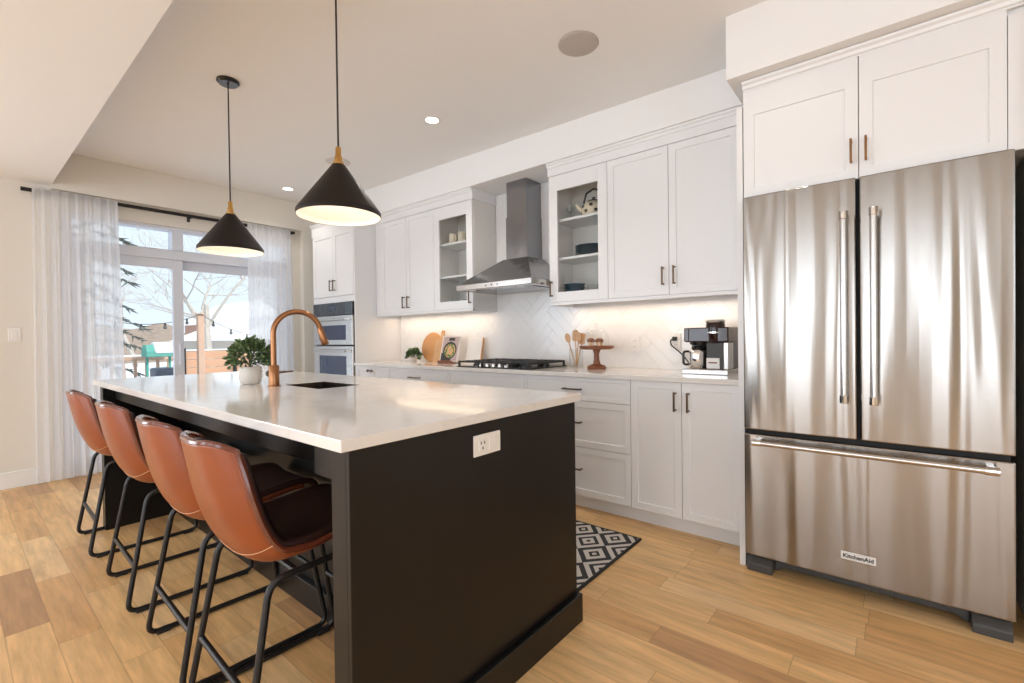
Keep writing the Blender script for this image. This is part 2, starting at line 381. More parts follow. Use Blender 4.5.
# ------------------------------------------------------------------ room shell
XW, YB, ZC = -5.42, 3.20, 2.735
struct(build('floor', B(XW-.25, 4.0, -4.5, YB+.1, -.08, 0), 'floor'), 'light oak plank floor')
def zc(x, y_): return ZC-.0093*max(0, min(x, .4)-XW)*max(0, y_-1.1)     # the ceiling sits a little lower in the corner by the fridge
def ceil_sheet(u, v):
    x, y_ = XW-.25+u*(4.0-XW+.25), -4.5+v*(4.5+YB+.1)
    return (x, y_, zc(x, y_))
struct(build('ceiling', MB().grid(ceil_sheet, 24, 60), 'ceil', smooth=True, solid=.06, solid_off=1))
struct(build('ceiling_soffit', B(XW-.2, 4.0, -4.5, .572, 2.45, ZC), 'ceil'), 'lowered ceiling panel over the dining side')
# window wall with the patio door opening
wl = MB(); DY0, DY1, DZ = .62, 2.58, 2.26
wl.box(XW-.2, XW, -1.1, DY0, 0, ZC); wl.box(XW-.2, XW, -4.5, -3.1, 0, ZC); wl.box(XW-.2, XW, -3.1, -1.1, 0, .4); wl.box(XW-.2, XW, -3.1, -1.1, 2.3, ZC); wl.box(XW-.2, XW, DY1, YB+.1, 0, ZC); wl.box(XW-.2, XW, DY0, DY1, DZ, ZC)
struct(build('wall_left', wl, 'wall'), 'warm white wall with the patio door')
struct(build('trim_1', B(XW, -5.33, .572, YB, 2.415, ZC), 'wall'), 'wall bulkhead above the curtains')
struct(build('trim_2', B(XW, -5.33, 2.66, YB, 0, 2.415), 'wall'), 'narrow wall pier beside the pantry')
struct(build('wall_back', B(XW-.2, 4.0, YB, YB+.1, 0, ZC), 'wall'))
struct(build('wall_right', B(.395, 4.0, 2.46, YB, 0, ZC), 'wall'), 'wall return beside the fridge')
wr = MB()
for a, b in ((-5.6, -4.14), (-2.66, -1.94), (-.46, .26), (1.74, 4.0)): wr.box(a, b, -4.5, -4.4, 0, ZC)
for a, b in ((-4.14, -2.66), (-1.94, -.46), (.26, 1.74)): wr.box(a, b, -4.5, -4.4, 0, .3); wr.box(a, b, -4.5, -4.4, 2.4, ZC);
struct(build('wall_rear', wr, 'wall'))
ws = MB(); ws.box(3.95, 4.05, -4.5, -2.55, 0, ZC); ws.box(3.95, 4.05, .15, 2.46, 0, ZC); ws.box(3.95, 4.05, -2.55, .15, 0, .45); ws.box(3.95, 4.05, -2.55, .15, 2.42, ZC)
struct(build('wall_side', ws, 'wall'))
struct(build('baseboard_left', B(XW, XW+.016, -4.4, .66, 0, .13), 'trim', bevel=.004), 'white baseboard under the light switch')
# cabinet bulkheads
struct(build('trim_3', B(-5.33, -.62, 2.845, YB, 2.432, ZC), 'ceil'), 'bulkhead above the upper cabinets')
struct(build('trim_4', B(-.625, .395, 2.415, YB, 2.375, ZC), 'ceil'), 'bulkhead above the fridge cabinet')

# ---- patio door and transom
d1 = struct(thing('door_1', 'sliding glass patio door with pale vinyl frame', 'patio door', (-5.5, 1.6, 0)), 'sliding glass patio door with pale vinyl frame')
fx0, fx1 = -5.58, -5.44
fr = MB(); fr.box(fx0, fx1, DY0, .69, 0, 2.03); fr.box(fx0, fx1, 2.51, DY1, 0, 2.03); fr.box(fx0, fx1, .69, 2.51, 1.945, 2.03); fr.box(fx0, fx1, .69, 2.51, 0, .04)
build('door_frame', fr, 'vinyl', d1, bevel=.004)
def sash(y0, y1, x0, x1, st, top, bot):
    m = MB(); m.box(x0, x1, y0, y0+st[0], .04, top); m.box(x0, x1, y1-st[1], y1, .04, top); m.box(x0, x1, y0+st[0], y1-st[1], top-.085, top); m.box(x0, x1, y0+st[0], y1-st[1], .04, .04+bot)
    s = build('sash', m, 'vinyl', d1, bevel=.004)
    build('pane', B((x0+x1)/2-.004, (x0+x1)/2+.004, y0+st[0], y1-st[1], .04+bot, top-.085), 'pane', s)
    return s
s1 = sash(.69, 1.505, -5.50, -5.455, (.075, .085), 1.945, .11)
s2 = sash(1.44, 2.51, -5.56, -5.515, (.075, .075), 1.945, .11)
hb = MB(); hb.tube(round_path([(-5.45, 1.46, .92), (-5.41, 1.46, .92), (-5.41, 1.46, 1.12), (-5.45, 1.46, 1.12)], .02), .009)
build('handle', hb, 'vinyl', s1, smooth=True)
w1 = struct(thing('window_1', 'transom window above the patio door', 'window', (-5.5, 1.6, 2.03)), 'transom window above the patio door')
fr = MB(); fr.box(fx0, fx1, DY0, .70, 2.03, DZ); fr.box(fx0, fx1, 2.50, DY1, 2.03, DZ); fr.box(fx0, fx1, .70, 2.50, DZ-.03, DZ); fr.box(fx0, fx1, .70, 2.50, 2.03, 2.04); fr.box(fx0, fx1, 1.418, 1.51, 2.04, DZ-.03)
build('window_frame', fr, 'vinyl', w1, bevel=.004)
build('pane', B(-5.52, -5.512, .70, 1.418, 2.04, DZ-.03), 'pane', w1); build('pane', B(-5.52, -5.512, 1.51, 2.50, 2.04, DZ-.03), 'pane', w1)

# living and dining windows behind and beside the camera
def room_window(k, axis, pos, a0, a1, z0, z1):
    def bx(m, p0, p1, q0, q1, u0, u1): return m.box(p0, p1, q0, q1, u0, u1) if axis == 'x' else m.box(q0, q1, p0, p1, u0, u1)
    t = struct(thing('window_%d' % k, 'tall vinyl window', 'window', (pos, (a0+a1)/2, z0) if axis == 'x' else ((a0+a1)/2, pos, z0)), 'tall vinyl window')
    m = MB(); p0, p1 = pos-.03, pos+.03; am = (a0+a1)/2
    bx(m, p0, p1, a0, a0+.05, z0, z1); bx(m, p0, p1, a1-.05, a1, z0, z1); bx(m, p0, p1, am-.03, am+.03, z0, z1); bx(m, p0, p1, a0+.05, a1-.05, z0, z0+.05); bx(m, p0, p1, a0+.05, a1-.05, z1-.05, z1)
    build('window_frame', m, 'vinyl', t, bevel=.004)
    build('pane', bx(MB(), pos-.004, pos+.004, a0+.05, a1-.05, z0+.05, z1-.05), 'pane', t)
for k_, (a_, b_) in enumerate(((-4.14, -2.66), (-1.94, -.46), (.26, 1.74))): room_window(2+k_, 'y', -4.465, a_, b_, .3, 2.4)
room_window(5, 'x', XW-.12, -3.1, -1.1, .4, 2.3); room_window(6, 'x', 4.01, -2.55, .15, .45, 2.42)

# ------------------------------------------------------------------ large objects : island
XI0, XI1, YI0, YI1, ZT = -3.82, -.983, .572, 1.632, .916
isl = thing('kitchen_island', 'long black kitchen island base under a white worktop, stools along one side', 'kitchen island', (-2.4, 1.1, 0))
build('end_panel', B(-1.078, -1.012, .60, .632, 0, .886), 'black', isl, bevel=.0015)
ep = MB(); ep.box(-1.012, -.997, .60, 1.605, 0, .886); ep.box(-1.078, -1.012, .636, 1.60, 0, .886)
build('end_panel', ep, 'black', isl, bevel=.0015)
build('end_panel', B(-3.79, -3.72, .60, 1.6, 0, .886), 'black', isl, bevel=.002)
m = B(-3.72, -1.078, .985, 1.60, 0, .69)
m.box(-3.72, -2.47, .985, 1.60, .69, .886); m.box(-2.075, -1.078, .985, 1.60, .69, .886); m.box(-2.47, -2.075, .985, 1.095, .69, .886); m.box(-2.47, -2.075, 1.345, 1.60, .69, .886)
build('body', m, 'black', isl)
build('apron', B(-3.72, -1.078, .66, .69, .795, .886), 'black', isl, bevel=.002)
build('bracket', B(-1.165, -1.0785, .602, .66, .80, .886), 'black', isl, bevel=.002)
bb = MB(); bb.box(-.997, -.975, .60, 1.615, 0, .112); bb.box(-3.72, -1.078, .962, .985, 0, .112); bb.box(-3.79, -.997, 1.60, 1.618, 0, .112)
build('baseboard', bb, 'black', isl, bevel=.004)
op = build('outlet', B(-.997, -.991, 1.017, 1.14, .781, .847), 'plate', isl, bevel=.003); op['label'] = 'white double outlet plate'
build('socket', B(-.9935, -.9885, 1.037, 1.073, .797, .831), 'plate', op, bevel=.002); build('socket', B(-.9935, -.9885, 1.084, 1.118, .795, .833), 'plate', op, bevel=.002)
sl_ = MB()
for dy, dz in ((.046, .822), (.061, .822), (.053, .806)): sl_.box(-.990, -.9880, 1.0+dy-.002, 1.0+dy+.002, dz-.005, dz+.004)
build('slot', sl_, 'slot', op)
# worktop with the sink cut-out
SX0, SX1, SY0, SY1 = -2.455, -2.09, 1.108, 1.335
wt = MB(); bm = wt.bm
def ring(z): return ([bm.verts.new((x, y, z)) for x, y in ((XI0, YI0), (XI1, YI0), (XI1, YI1), (XI0, YI1))], [bm.verts.new((x, y, z)) for x, y in ((SX0, SY0), (SX1, SY0), (SX1, SY1), (SX0, SY1))])
to, ti = ring(ZT); bo, bi = ring(.886)
for i in range(4):
    j = (i+1) % 4
    bm.faces.new((to[i], to[j], ti[j], ti[i])); bm.faces.new((bo[j], bo[i], bi[i], bi[j])); bm.faces.new((to[j], to[i], bo[i], bo[j])); bm.faces.new((ti[i], ti[j], bi[j], bi[i]))
tag(build('island_worktop', wt, 'quartz', bevel=.003, loc=(-2.4, 1.1, .886)), 'white quartz worktop on the black island', 'worktop')
sk = thing('sink', 'square stainless sink, coloured as if in shade, sunk in the island worktop', 'sink', (-2.27, 1.22, .70))
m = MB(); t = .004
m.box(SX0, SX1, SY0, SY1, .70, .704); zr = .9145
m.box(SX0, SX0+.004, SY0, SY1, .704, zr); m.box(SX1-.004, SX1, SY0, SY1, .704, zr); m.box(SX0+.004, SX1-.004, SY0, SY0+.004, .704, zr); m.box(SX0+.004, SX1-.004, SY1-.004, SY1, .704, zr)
build('basin', m, 'sink', sk, bevel=.002)  # the shade inside the hole is put into the basin's colour
build('drain', MB().lathe([(.0, .7045), (.04, .7045), (.04, .708), (.03, .709), (0, .706)], (-2.27, 1.22, 0)), 'chrome', sk, smooth=True)

# ------------------------------------------------------------------ fridge
FX0, FX1, FXM, FY = -.567, .338, -.121, 2.45
fg = thing('french_door_refrigerator', 'large stainless french door refrigerator with bottom freezer drawer', 'refrigerator', (-.115, 2.8, 0))
build('case', B(FX0+.008, FX1-.008, FY+.07, 3.17, .06, 1.785), 'char', fg, bevel=.004)
gk = MB(); gk.box(FX0+.06, FX1-.06, FY+.085, FY+.12, .022, .085)
build('base_grille', gk, 'char', fg, bevel=.004)
for x in (FX0+.02, FX1-.12): build('hinge_cover', B(x, x+.10, FY+.03, FY+.14, 1.7855, 1.806), 'char', fg, bevel=.004)
for x0, x1, sgn in ((FX0+.005, FX0+.115, 1), (FX1-.115, FX1-.005, -1)):
    f = MB(); poly = [(FY+.015, 0), (FY+.015, .035), (FY+.045, .066), (FY+.12, .066), (FY+.12, 0)]
    f.prism([(x0, y, z) for y, z in poly], (x1-x0, 0, 0))
    xa, xb = (x1, x1+.09) if sgn > 0 else (x0-.09, x0)
    f.prism([(xa, FY+.08, .0 if sgn > 0 else .05), (xb, FY+.08, .05 if sgn > 0 else .0), (xb, FY+.08, .072), (xa, FY+.08, .072)], (0, .03, 0))
    build('foot', f, 'char', fg, bevel=.005)
def door_slab(x0, x1, z0, z1):
    m = MB(); n = 12
    poly = []
    for i in range(n+1):                      # slightly crowned stainless skin
        t = i/n; x = x0+(x1-x0)*t
        poly.append((x, FY+.004-.0065*(1-(2*t-1)**2)))
    prof = [(x0, FY+.064)]+poly+[(x1, FY+.064)]
    m.prism([(x, y, z0) for x, y in prof], (0, 0, z1-z0))
    return m
dl = build('door', door_slab(FX0, FXM-.005, .690, 1.805), 'steel', fg, bevel=.006, smooth=False)
dr = build('door', door_slab(FXM+.007, FX1, .690, 1.805), 'steel', fg, bevel=.006)
dz = build('freezer_drawer', door_slab(FX0, FX1, .083, .668), 'steel', fg, bevel=.006)
build('gasket', B(FXM-.012, FXM+.012, FY+.045, FY+.075, .69, 1.80), 'rubber', fg)
build('seam_strip', B(FX0+.01, FX1-.01, FY+.03, FY+.075, .664, .694), 'rubber', fg)
def vhandle(x, z0, z1, par):
    y = FY-.057
    h = build('handle', MB().tube([(x, y, z0), (x, y, z1)], .0125, 16), 'steel_plain', par, smooth=True)
    for z in (z0, z1):
        e = MB(); e.tube([(x, y, z-.017), (x, y, z+.017)], .0155, 16); e.box(x-.011, x+.011, y, FY+.01, z-.011, z+.011)
        build('handle_mount', e, 'chrome', h, bevel=.002)
vhandle(-.166, .868, 1.64, dl); vhandle(-.066, .868, 1.64, dr)
y = FY-.057
h = build('handle', MB().tube([(-.50, y, .640), (.27, y, .640)], .0125, 16), 'steel_plain', dz, smooth=True)
for x in (-.50, .27):
    e = MB(); e.tube([(x-.02, y, .640), (x+.02, y, .640)], .0155, 16); e.box(x-.011, x+.011, y, FY+.01, .629, .651)
    build('handle_mount', e, 'chrome', h, bevel=.002)
bd = build('badge', B(-.184, -.064, FY-.0055, FY, .173, .206), 'plate', dz, bevel=.0015); bd['label'] = 'small white rectangular name badge'
def text_mesh(s, size, m, parent, loc, rot, name='lettering', ext=.0008, bold=.0):
    c = bpy.data.curves.new(name, 'FONT'); c.body = s; c.size = size; c.extrude = ext; c.align_x = 'CENTER'; c.align_y = 'CENTER'; c.offset = bold
    t = bpy.data.objects.new('tmp_text', c); COL.objects.link(t)
    me = bpy.data.meshes.new_from_object(t.evaluated_get(bpy.context.evaluated_depsgraph_get()))
    bpy.data.objects.remove(t); me.name = name; me.materials.append(M[m])
    o = bpy.data.objects.new(name, me); COL.objects.link(o); o.parent = parent
    o.location = Vector(loc)-wpos(parent); o.rotation_euler = rot
    return o
text_mesh('KitchenAid', .0235, 'dot', bd, (-.124, FY-.0062, .1895), (PI/2, 0, 0), bold=.0006)

# ------------------------------------------------------------------ cabinets
YD, YU, YP = 2.637, 2.885, 2.64        # faces of base, upper and pantry doors
def shaker(x0, x1, z0, z1, y, rail=.058, th=.02, depth=.0075, top_extra=0):
    m = MB(); m.box(x0, x1, y, y+th, z0, z1); m.bm.faces.ensure_lookup_table()
    f = min(m.bm.faces, key=lambda q: q.calc_center_median().y)
    bmesh.ops.inset_region(m.bm, faces=[f], thickness=rail, depth=0)
    zt = max(v.co.z for v in f.verts)
    for v in f.verts:
        if v.co.z > zt-1e-5: v.co.z -= top_extra
    bmesh.ops.inset_region(m.bm, faces=[f], thickness=.0025, depth=0)
    bmesh.ops.translate(m.bm, vec=(0, depth, 0), verts=f.verts)
    return m
def pull(x, z, y, L=.10, vertical=True, par=None, m='bronze', r=.0048, out=.03):
    b = MB(); a = L/2
    if vertical:
        b.box(x-r, x+r, y-out-r, y-out+r, z-a-.008, z+a+.008)
        for s_ in (-a, a): b.box(x-r, x+r, y-out, y+.002, z+s_-r, z+s_+r)
    else:
        b.box(x-a-.008, x+a+.008, y-out-r, y-out+r, z-r, z+r)
        for s_ in (-a, a): b.box(x+s_-r, x+s_+r, y-out, y+.002, z-r, z+r)
    return build('handle', b, m, par, bevel=.0012)
def knob(x, z, y, par): return build('knob', MB().tube([(x, y+.001, z), (x, y-.012, z), (x, y-.013, z), (x, y-.026, z), (x, y-.028, z)], .006, 12, radii=[.005, .005, .012, .013, .009]), 'bronze', par, smooth=True)
G = .0018
def base_unit(x0, x1, label, fronts):
    t = thing('base_cabinet', label, 'cabinet', ((x0+x1)/2, 2.9, 0), 'white base cabinets along the back wall')
    build('carcass', B(x0, x1, YD+.021, YB-.002, .095, .878), 'white', t)
    build('toe_kick', B(x0, x1, YD+.075, YD+.093, 0, .095), 'white', t)
    for fr_ in fronts:
        k, a, b, z0, z1 = fr_[:5]
        rail = .058 if (z1-z0) > .2 else .036
        o = build('door' if k == 'door' else 'drawer', shaker(a+G, b-G, z0+G, z1-G, YD, rail), 'white', t, bevel=.001)
        for h_ in fr_[5:]:
            if h_[0] == 'v': pull(h_[1], h_[2], YD, .095, True, o)
            elif h_[0] == 'h': pull(h_[1], h_[2], YD, .125, False, o)
            else: knob(h_[1], h_[2], YD, o)
    return t
def stack(x0, x1, h0=True):
    c = (x0+x1)/2; a = [('h', c, .80)] if h0 else []
    return [('drawer', x0, x1, .724, .878, *a), ('drawer', x0, x1, .42, .724, ('h', c, .583)), ('drawer', x0, x1, .10, .42, ('h', c, .277))]
base_unit(-1.243, -.625, 'white two-door base cabinet beside the fridge, below the coffee maker', [('door', -1.243, -.934, .10, .878, ('v', -.967, .768)), ('door', -.934, -.625, .10, .878, ('v', -.893, .768))])
base_unit(-2.06, -1.243, 'white three-drawer base cabinet below the wooden cake stand', stack(-2.06, -1.243))
base_unit(-2.87, -2.06, 'white base cabinet with plain top panel right under the gas cooktop', stack(-2.87, -2.06, False))
base_unit(-3.70, -2.87, 'white drawer base cabinet below the leaning cookbook', stack(-3.70, -2.87))
base_unit(-4.221, -3.70, 'narrow white base cabinet next to the tall oven tower, knobs near its middle', [('door', -4.221, -3.96, .10, .878, ('k', -3.99, .835)), ('door', -3.96, -3.70, .10, .878, ('k', -3.93, .835))])
tag(build('counter_worktop', B(-4.221, -.618, 2.612, YB-.002, .879, .909), 'quartz', bevel=.003, loc=(-2.4, 2.9, .879)), 'white quartz counter along the back wall, cooktop set in it', 'worktop')

def open_box(x0, x1, y0, y1, z0, z1, t=.018):
    m = MB(); m.box(x0, x0+t, y0, y1, z0, z1); m.box(x1-t, x1, y0, y1, z0, z1); m.box(x0+t, x1-t, y0, y1, z0, z0+t); m.box(x0+t, x1-t, y0, y1, z1-t, z1); m.box(x0+t, x1-t, y1-.01, y1, z0+t, z1-t)
    return m
def glass_door(x0, x1, z0, z1, y, par, st=.072, top=.113):
    m = MB(); m.box(x0, x0+st, y, y+.02, z0, z1); m.box(x1-st, x1, y, y+.02, z0, z1); m.box(x0+st, x1-st, y, y+.02, z1-top, z1); m.box(x0+st, x1-st, y, y+.02, z0, z0+.072)
    d = build('door', m, 'white', par, bevel=.001)
    build('pane', B(x0+st-.003, x1-st+.003, y+.009, y+.013, z0+.069, z1-top+.003), 'glass', d)
    return d
UZ0, UZ1 = 1.400, 2.338
def upper_pair(x0, xm, x1, label, hz, fill0=0, fill1=0):
    t = thing('wall_cabinet', label, 'cabinet', ((x0+x1)/2, 3.0, UZ0), 'white upper cabinets')
    build('carcass', B(x0-fill0, x1+fill1, YU+.021, YB-.002, UZ0, 2.34), 'white', t)
    a = build('door', shaker(x0+G, xm-G, UZ0+G, UZ1-G, YU, .062), 'white', t, bevel=.001); pull(xm-.035, hz, YU, .10, True, a)
    b = build('door', shaker(xm+G, x1-G, UZ0+G, UZ1-G, YU, .062), 'white', t, bevel=.001); pull(xm+.055-.018, hz, YU, .10, True, b)
    if fill1: build('filler', B(x1, x1+fill1, YU+.004, YU+.021, UZ0, UZ1), 'white', t)
    if fill0: build('filler', B(x0-fill0, x0, YU+.004, YU+.021, UZ0, UZ1), 'white', t)
    return t
def upper_glass(x0, x1, label, hx, shelves):
    t = thing('wall_cabinet', label, 'cabinet', ((x0+x1)/2, 3.0, UZ0), 'white upper cabinets')
    build('carcass', open_box(x0, x1, YU+.021, YB-.002, UZ0, 2.34), 'white_in', t)
    for z in shelves: build('shelf', B(x0+.018, x1-.018, YU+.04, YB-.012, z-.018, z), 'white', t, bevel=.001)
    d = glass_door(x0+G, x1-G, UZ0+G, UZ1-G, YU, t); pull(hx, 1.50, YU, .10, True, d)
    return t
upper_pair(-1.515, -1.092, -.68, 'white two-door upper cabinet above the coffee maker', 1.52, 0, .055)
upper_glass(-2.0, -1.515, 'glass-fronted upper cabinet with the dotted kettle and teal dishes inside', -1.975, (2.02, 1.735))
upper_pair(-4.115, -3.705, -3.30, 'white two-door upper cabinet between oven tower and glass cabinet', 1.50, .103, 0)
upper_glass(-3.30, -2.80, 'glass-fronted upper cabinet left of the range hood with cream mugs', -2.825, (2.01, 1.71))
def crown(x0, x1, yf, z0, z1, ends=True):
    m = MB(); poly = [(yf+.03, z0), (yf, z0), (yf, z1-.034), (yf-.008, z1-.030), (yf-.012, z1-.018), (yf-.022, z1-.010), (yf-.024, z1), (yf+.03, z1)]
    m.prism([(x0, y_, z_) for y_, z_ in poly], (x1-x0, 0, 0)); return m
def rail_trim(idx, label, m): return struct(build('trim_%d' % idx, m, 'white', bevel=.001), label)
cr = crown(-2.008, -.60, YU, 2.34, 2.432); cr.box(-2.008, -1.985, YU+.03, YB, 2.34, 2.432)
rail_trim(5, 'crown moulding on the upper cabinets near the fridge', cr)
cr = crown(-4.22, -2.792, YU, 2.34, 2.432); cr.box(-2.81, -2.792, YU+.03, YB, 2.34, 2.432)
rail_trim(6, 'crown moulding on the upper cabinets by the oven tower', cr)
lr = MB(); lr.box(-2.0, -.618, YU-.002, YU+.018, 1.378, 1.40); lr.box(-2.0, -1.982, YU, YB, 1.378, 1.40)
rail_trim(7, 'light rail under the upper cabinets near the fridge', lr)
lr = MB(); lr.box(-4.22, -2.80, YU-.002, YU+.018, 1.378, 1.40); lr.box(-2.818, -2.80, YU, YB, 1.378, 1.40)
rail_trim(8, 'light rail under the upper cabinets by the oven tower', lr)

# tall tower with ovens
PX0, PX1 = -5.06, -4.222
tw = thing('oven_tower', 'tall white cabinet tower housing the wall ovens', 'cabinet', (-4.65, 2.9, 0))
m = MB(); m.box(PX0, PX0+.02, YP+.021, YB-.002, 0, 2.32); m.box(PX1-.02, PX1, YP+.002, YB-.002, 0, 2.32); m.box(PX0+.02, PX1-.02, YP+.021, YB-.002, 1.555, 2.32); m.box(PX0+.02, PX1-.02, YP+.021, YB-.002, .09, .44); m.box(PX0+.02, PX1-.02, YB-.03, YB-.002, .44, 1.555)
m.box(PX0, PX1-.02, YP+.004, YP+.021, 1.535, 1.60)
build('carcass', m, 'white', tw)
for a, b, hx in ((PX0, -4.63, -4.665), (-4.63, PX1-.022, -4.595)):
    o = build('door', shaker(a+G, b-G, 1.605, 2.285, YP, .06), 'white', tw, bevel=.001); pull(hx, 1.72, YP, .10, True, o)
o = build('drawer', shaker(PX0+G, PX1-.024, .10, .43, YP, .06), 'white', tw, bevel=.001); pull(-4.64, .30, YP, .125, False, o)
build('toe_kick', B(PX0, PX1, YP+.075, YP+.093, 0, .09), 'white', tw)
cr = crown(PX0-.02, PX1+.012, YP, 2.285, 2.42); cr.box(PX1-.0, PX1+.012, YP+.03, YB, 2.32, 2.42); cr.box(PX0, PX1, YP+.03, YB-.002, 2.32, 2.42)
rail_trim(9, 'crown moulding on top of the oven tower', cr)
def oven(name, label, z0, z1, panel, hz):
    x0, x1 = PX0+.03, PX1-.03; y_ = YP-.02
    t = thing(name, label, 'oven', ((x0+x1)/2, 2.8, z0))
    build('case', B(x0+.01, x1-.01, YP+.005, YB-.05, z0, z1), 'char', t)
    dt = z1-panel if panel else z1
    d = build('door', B(x0, x1, y_, YP+.004, z0+.003, dt-.004), 'steel_plain', t, bevel=.004)
    build('window', B(x0+.12, x1-.12, y_-.002, y_+.002, z0+.055, dt-.105), 'navyglass', d, bevel=.001)
    h = build('handle', MB().tube([(x0+.06, y_-.045, hz), (x1-.06, y_-.045, hz)], .011, 12), 'steel_plain', d, smooth=True)
    for x in (x0+.09, x1-.09): build('handle_mount', B(x-.012, x+.012, y_-.045, y_+.001, hz-.009, hz+.009), 'chrome', h, bevel=.002)
    if panel:
        p = build('control_panel', B(x0, x1, y_, YP+.004, dt, z1), 'blackglass', t, bevel=.003)
        build('display', B(-4.70, -4.56, y_-.0015, y_+.002, dt+.05, z1-.03), 'display', p)
    return t
oven('speed_oven', 'stainless speed oven with dark control panel, upper of the two in the tower', 1.085, 1.535, .135, 1.355)
oven('wall_oven', 'stainless wall oven with blue-black window, lower of the two in the tower', .45, 1.078, 0, 1.025)

# fridge surround
tag(build('fridge_end_panel', B(-.602, -.575, 2.50, YB-.002, 0, 2.262), 'white', bevel=.001, loc=(-.59, 2.85, 0)), 'tall white end panel between counter and refrigerator', 'panel')
fc = thing('fridge_cabinet', 'white two-door cabinet over the refrigerator', 'cabinet', (-.115, 2.8, 1.84))
build('carcass', B(-.572, .385, 2.522, YB-.002, 1.812, 2.374), 'white', fc)
for a, b, hx in ((-.572, -.117, -.143), (-.117, .325, -.092)):
    o = build('door', shaker(a+G, b-G, 1.810, 2.33, 2.50, .065, top_extra=.075), 'white', fc, bevel=.001); pull(hx, 1.927, 2.50, .085, True, o, 'pull_warm', .0042)
build('filler', B(.326, .385, 2.504, 2.522, 1.810, 2.31), 'white', fc)
build('crown', crown(-.572, .385, 2.502, 2.331, 2.372), 'white', fc)

# ------------------------------------------------------------------ backsplash (herringbone)
def herringbone(regions):
    W, K = .075, 4; out = bmesh.new(); rng = random.Random(3)
    ca, sa = math.cos(PI/4), math.sin(PI/4)
    for (x0, x1, z0, z1) in regions:
        bm = bmesh.new(); cx, cz = -2.4, 1.2
        R = int(max(x1-x0, z1-z0)/W)+14
        def tile(u0, v0, u1, v1):
            g = .0011/W
            cu, cv = (u0+u1)/2, (v0+v1)/2
            X = cx+W*(cu*ca-cv*sa); Z = cz+W*(cu*sa+cv*ca)
            if not (x0-.2 < X < x1+.2 and z0-.2 < Z < z1+.2): return
            ti1, ti2 = rng.uniform(-.0007, .0007), rng.uniform(-.0007, .0007)
            vs = []
            for inset, yy in ((0, 0), (0, -.0016), (.0010/W, -.0026)):
                for (a, b) in ((u0+g+inset, v0+g+inset), (u1-g-inset, v0+g+inset), (u1-g-inset, v1-g-inset), (u0+g+inset, v1-g-inset)):
                    yo = yy
                    if yy < -.002: yo = yy+ti1*(1 if a > cu else -1)+ti2*(1 if b > cv else -1)
                    vs.append(bm.verts.new((cx+W*(a*ca-b*sa), YB-.002+yo, cz+W*(a*sa+b*ca))))
            for k in range(2):
                for i in range(4):
                    j = (i+1) % 4; bm.faces.new((vs[k*4+i], vs[k*4+j], vs[k*4+4+j], vs[k*4+4+i]))
            bm.faces.new(vs[8:12])
        for i in range(-60, 61):
            for m_ in range(-8, 9):
                s_ = m_*2*K
                tile(i, i+s_, i+K, i+1+s_)
                tile(i+K, i-K+1+s_, i+K+1, i+1+s_)
        for co, no in (((x0, 0, 0), (-1, 0, 0)), ((x1, 0, 0), (1, 0, 0)), ((0, 0, z0), (0, 0, -1)), ((0, 0, z1), (0, 0, 1))):
            bmesh.ops.bisect_plane(bm, geom=bm.verts[:]+bm.edges[:]+bm.faces[:], plane_co=co, plane_no=no, clear_outer=True)
        me = bpy.data.meshes.new('t'); bm.to_mesh(me); bm.free(); out.from_mesh(me); bpy.data.meshes.remove(me)
    mb = MB(); mb.bm.free(); mb.bm = out; return mb
bs = struct(build('backsplash', herringbone([(-4.22, -.605, .910, 1.376), (-2.798, -2.002, 1.376, 2.43)]), 'tile'), 'white herringbone tile backsplash')
m = MB(); m.box(-4.22, -.605, YB-.003, YB, .909, 1.40); m.box(-2.798, -2.002, YB-.003, YB, 1.376, 2.438)
build('grout', m, 'grout', bs)

# ------------------------------------------------------------------ range hood
hd = thing('range_hood', 'stainless chimney range hood over the gas cooktop', 'range hood', (-2.4, 2.95, 1.53))
HX0, HX1, HY = -2.785, -2.015, 2.675
cx0, cx1, cy0 = -2.505, -2.285, 2.985
m = MB(); bm = m.bm
lo = [bm.verts.new(p) for p in ((HX0, HY, 1.575), (HX1, HY, 1.575), (HX1, YB-.008, 1.575), (HX0, YB-.008, 1.575))]
hi = [bm.verts.new(p) for p in ((cx0-.02, cy0-.02, 1.79), (cx1+.02, cy0-.02, 1.79), (cx1+.02, YB-.008, 1.79), (cx0-.02, YB-.008, 1.79))]
for i in range(4): bm.faces.new((lo[i], lo[(i+1) % 4], hi[(i+1) % 4], hi[i]))
bm.faces.new(lo[::-1]); bm.faces.new(hi)
build('canopy', m, 'steel_hood', hd, bevel=.002)
lip = build('lip', B(HX0, HX1, HY, YB-.008, 1.53, 1.575), 'steel_plain', hd, bevel=.003)
for x in (-2.46, -2.40, -2.34): build('button', MB().tube([(x, HY+.001, 1.552), (x, HY-.004, 1.552)], .006, 12), 'steel_hood', lip, smooth=True)
build('filter', B(HX0+.06, HX1-.06, HY+.09, YB-.07, 1.526, 1.5305), 'steel_hood', lip)
for x in (-2.65, -2.15): build('lamp', MB().tube([(x, HY+.055, 1.5305), (x, HY+.055, 1.526)], .028, 16), 'plate', lip)
build('lower_chimney', B(cx0, cx1, cy0, YB-.008, 1.79, 2.14), 'steel_hood', hd, bevel=.002)
up = build('upper_chimney', B(cx0+.006, cx1-.006, cy0+.006, YB-.008, 2.14, 2.438), 'steel_hood', hd, bevel=.002)
